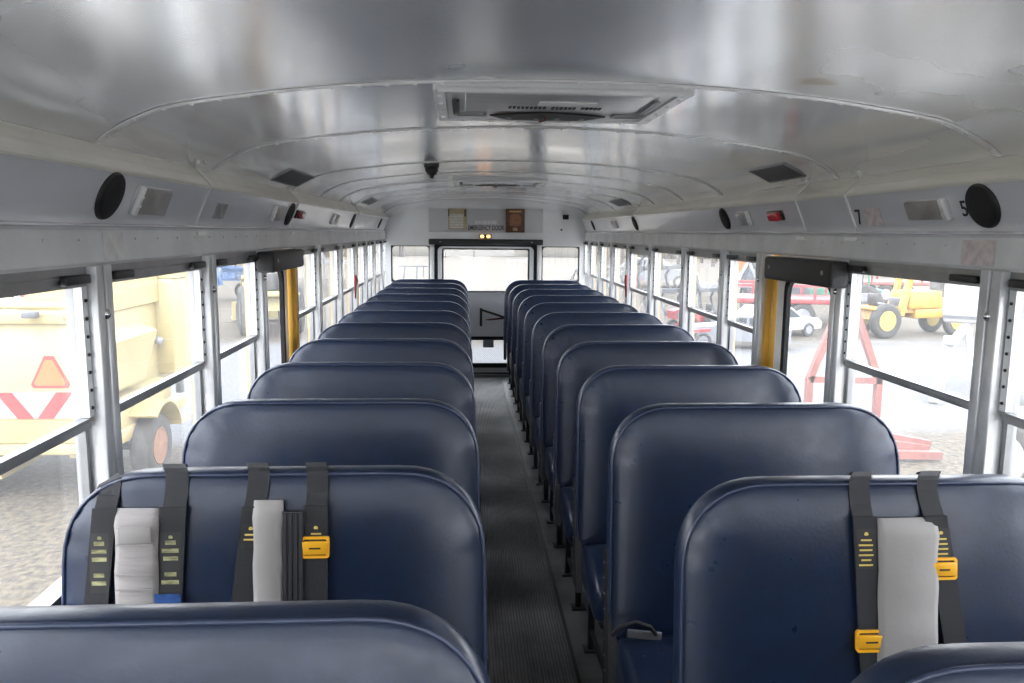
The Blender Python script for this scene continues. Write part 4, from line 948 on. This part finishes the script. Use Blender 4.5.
# red trailer deck behind yellow loader
def trailer_deck(name, label, loc, rz, L, m_, deck=0.7):
    t = empty(name, loc, rz); tag(t, label, 'trailer')
    mb = MB(); mb.bb(-L/2, L/2, -0.9, 0.9, deck, deck+0.14, bev=0.02); mb.bar((L/2, 0, deck), (L/2+1.1, 0, deck-0.1), 0.12)
    mb.build('deck', m_, t)
    mb = MB()
    for k in range(5):
        x = -L/2+0.1+k*(L-0.2)/4; mb.bar((x, -0.88, deck+0.1), (x, -0.88, deck+0.5), 0.06); mb.bar((x, 0.88, deck+0.1), (x, 0.88, deck+0.5), 0.06)
    for y in (-0.88, 0.88): mb.bar((-L/2, y, deck+0.5), (L/2, y, deck+0.5), 0.07)
    mb.build('side_rail', m_, t)
    for y in (-0.8, 0.8):
        for x in (-0.4, 0.4): wheel(t, (x, y, 0.36), 0.36, 0.2, 'Y', GREYM)
    return t
trailer_deck('flat_trailer', 'red flat trailer standing behind the right exit window', (8.9, 22.0, GZ), math.radians(-12), 3.0, REDP)
trailer_deck('flat_trailer', 'dark red trailer beyond the yellow loader', (16.4, 30.0, GZ), math.radians(-5), 4.0, REDF)
trailer_deck('flat_trailer', 'grey trailer behind the pale yellow chipper', (-13.8, 21.0, GZ), math.radians(10), 5.0, GREYM)
# ridge of dark implements
def implement(label, loc, rz, m_, n=5, sc_=1.0, name='field_implement'):
    t = empty(name, loc, rz); t.scale = (sc_,)*3; tag(t, label, 'farm implement')
    mb = MB(); mb.bar((-1.6, 0, 0.9), (1.6, 0, 0.9), 0.14); mb.bar((-1.4, 0.8, 0.85), (1.4, 0.8, 0.85), 0.12)
    for x in (-1.2, 0, 1.2): mb.bar((x, 0, 0.9), (x, 0.8, 0.85), 0.1)
    mb.bar((-0.4, -0.1, 0.9), (0, -0.2, 1.7), 0.1); mb.bar((0.4, -0.1, 0.9), (0, -0.2, 1.7), 0.1); mb.bar((0, -0.2, 1.7), (0, 0.8, 0.9), 0.07)
    mb.build('frame', m_, t)
    for k in range(n):
        x = -1.4+2.8*k/(n-1); mb = MB(); mb.tube([(x, 0.4, 0.9), (x, 0.65, 0.6), (x, 0.5, 0.25), (x, 0.25, 0.02)], 0.05, n=6); mb.build('tine', DKMACH, t)
    return t
implement('dark cultivator frame below the orange machine at right', (6.9, 24.6, GZ), 0.3, DKMACH, sc_=0.9)
implement('red cultivator just beyond the right windows', (4.6, 16.9, GZ), 0.5, REDP, sc_=0.5)
implement('dark implement left of the red trailer', (9.2, 25.8, GZ), -0.1, GREYM, sc_=1.0)
implement('tall dark implement far down the yard at right', (7.6, 32.5, GZ), 0.6, DKMACH, sc_=1.3)
implement('rusty implement behind the chipper trailer hood', (-7.2, 13.6, GZ), 0.2, REDF, sc_=1.2)
implement('blue grey implement beyond the far left windows', (-7.0, 36.0, GZ), 0.2, GREYM, sc_=1.3)
def car(label, loc, rz, m_, sc_=1.0):
    t = empty('car', loc, rz); t.scale = (sc_,)*3; tag(t, label, 'car')
    mb = MB(); mb.prism([(-2.1, 0.35), (2.1, 0.35), (2.15, 0.65), (1.9, 0.85), (1.0, 0.92), (0.3, 1.38), (-1.0, 1.40), (-1.7, 0.95), (-2.1, 0.9)], lambda u, v, w_: (u, w_, v), -0.82, 0.82); mb.build('body', m_, t)
    for y in (-0.83, 0.83):
        mb = MB(); mb.prism([(0.80, 0.93), (0.25, 1.30), (-0.35, 1.32), (-0.35, 0.93)], lambda u, v, w_: (u, w_, v), y-0.01, y+0.01); mb.prism([(-0.45, 0.93), (-0.45, 1.32), (-0.95, 1.32), (-1.5, 0.96)], lambda u, v, w_: (u, w_, v), y-0.01, y+0.01); mb.build('side_glass', CARGL, t)
        for x in (-1.35, 1.35): wheel(t, (x, y*0.92, 0.32), 0.32, 0.2, 'Y', GREYM)
    return t
car('low silver car outside the right windows left of the yellow post', (6.1, 17.7, GZ), math.radians(160), SILVER, 0.55)
car('white vehicle with dark wheel outside the right exit window', (7.75, 19.7, GZ), math.radians(20), WHITEX, 0.56)
car('grey car parked farther down the yard at right', (9.0, 38.0, GZ), math.radians(-20), SILVER, 1.0)
# red A-frame implement close to the bus at right
frame_thing('red_hitch_frame', 'faded red upright hitch frame standing close outside the right exit window', 'metal frame',
    [((0, 0, 0.0), (0, 0, 1.10)), ((0.76, 0, 0.0), (0.76, 0, 1.08)), ((0, 0, 1.08), (0.78, 0, 1.06)), ((0, 0, 1.08), (0.32, 0, 1.95)), ((0.76, 0, 1.06), (0.40, 0, 1.95)), ((0.30, 0, 1.95), (0.42, 0, 1.95)), ((0, 0, 0.02), (0, 0.9, 0.04)), ((0.76, 0, 0.02), (0.76, 0.9, 0.04))], REDF, (3.43, 8.0, GZ), 0.068)
frame_thing('red_ground_beam', 'faded red steel beam lying on the grass outside the second right window', 'metal beam',
    [((-0.5, 0, 0.2), (0.05, 0.05, 0.12)), ((-0.45, 0.12, 0.26), (0.1, 0.1, 0.16)), ((-0.5, -0.1, 0.10), (0.15, -0.06, 0.07))], REDF, (5.15, 8.6, GZ), 0.09)
# white generator box on a stand
t = empty('generator_trailer', (8.05, 12.2, GZ), -0.55); tag(t, 'white box trailer with a white hitch jack outside the nearest right window', 'trailer')
MB().bb(-0.45, 1.4, -0.4, 1.2, 1.22, 2.15, bev=0.04).build('box_body', WHITEX, t)
MB().bb(-0.46, 1.41, -0.42, -0.40, 1.30, 1.34).build('dark_seam', DKMACH, t)
mb = MB(); mb.bar((-0.1, -0.3, 1.2), (-0.35, -0.9, 0.9), 0.10); mb.bar((-0.35, -0.9, 1.05), (-0.45, -1.0, 0.25), 0.12); mb.bar((-0.1, -0.3, 1.15), (0.0, -0.6, 0.5), 0.09); mb.bar((-0.45, -1.0, 0.6), (0.1, -0.7, 0.5), 0.08); mb.box((-0.35, -0.95, 1.0), (0.16, 0.16, 0.14), bev=0.02); mb.box((-0.5, -1.02, 0.14), (0.14, 0.14, 0.24), bev=0.02); mb.build('hitch_jack', WHITEX, t)
wheel(t, (0.9, -0.3, 0.35), 0.35, 0.2, 'X', WHITEX)
mb = MB(); mb.bar((-0.3, 0.4, 1.2), (1.3, 0.4, 1.2), 0.1); mb.bar((0.9, -0.3, 0.35), (0.9, -0.3, 1.2), 0.08); mb.build('frame_rail', GREYM, t)
# small cart whose wheel shows at the right picture edge
t = empty('utility_cart', (4.35, 5.6, GZ)); tag(t, 'small cart with a white rimmed wheel at the right edge of the view', 'cart')
MB().bb(-0.30, 0.9, -0.5, 0.3, 0.95, 1.25, bev=0.03).build('tub', GREYM, t)
wheel(t, (-0.52, -0.25, 0.98), 0.28, 0.16, 'X', WHITEX)
wheel(t, (0.98, -0.05, 0.95), 0.24, 0.16, 'X', WHITEX)
mb = MB(); mb.bar((-0.3, -0.5, 0.0), (-0.3, -0.5, 0.96), 0.07); mb.bar((-0.25, 0.25, 0.0), (-0.25, 0.25, 0.96), 0.07); mb.bar((0.8, -0.5, 0.0), (0.8, -0.5, 0.96), 0.07); mb.bar((0.8, 0.25, 0.0), (0.8, 0.25, 0.96), 0.07); mb.build('stand', GREYM, t)
# behind the bus
frame_thing('pipe_rack', 'thin grey table-like pipe rack in the field behind the rear left window', 'pipe rack',
    [((-0.6, 0, 0.9), (0.6, 0, 0.9)), ((-0.35, 0, 0.9), (-0.45, 0, 0)), ((0.15, 0, 0.9), (0.12, 0, 0)), ((0.42, 0, 0.9), (0.42, 0, 0.45))], DKMACH, (-2.35, 33, GZ+0.25), 0.055)
frame_thing('leaning_post', 'grey leaning post in the field behind the rear door glass', 'post', [((0.08, 0, 0), (-0.12, 0, 1.55))], GREYM, (0.0, 25, GZ), 0.26)
frame_thing('gate_frame', 'faint grey gate frame at right behind the rear door glass', 'gate', [((-0.45, 0, 0), (-0.45, 0, 1.5)), ((0.45, 0, 0), (0.45, 0, 1.5)), ((-0.45, 0, 1.45), (0.45, 0, 1.45)), ((-0.2, 0, 0), (-0.2, 0, 1.45))], GREYM, (2.0, 32, GZ), 0.05)
implement('small dark implement in the field behind the rear right window', (4.6, 34, GZ), 0.1, DKMACH, sc_=0.6)
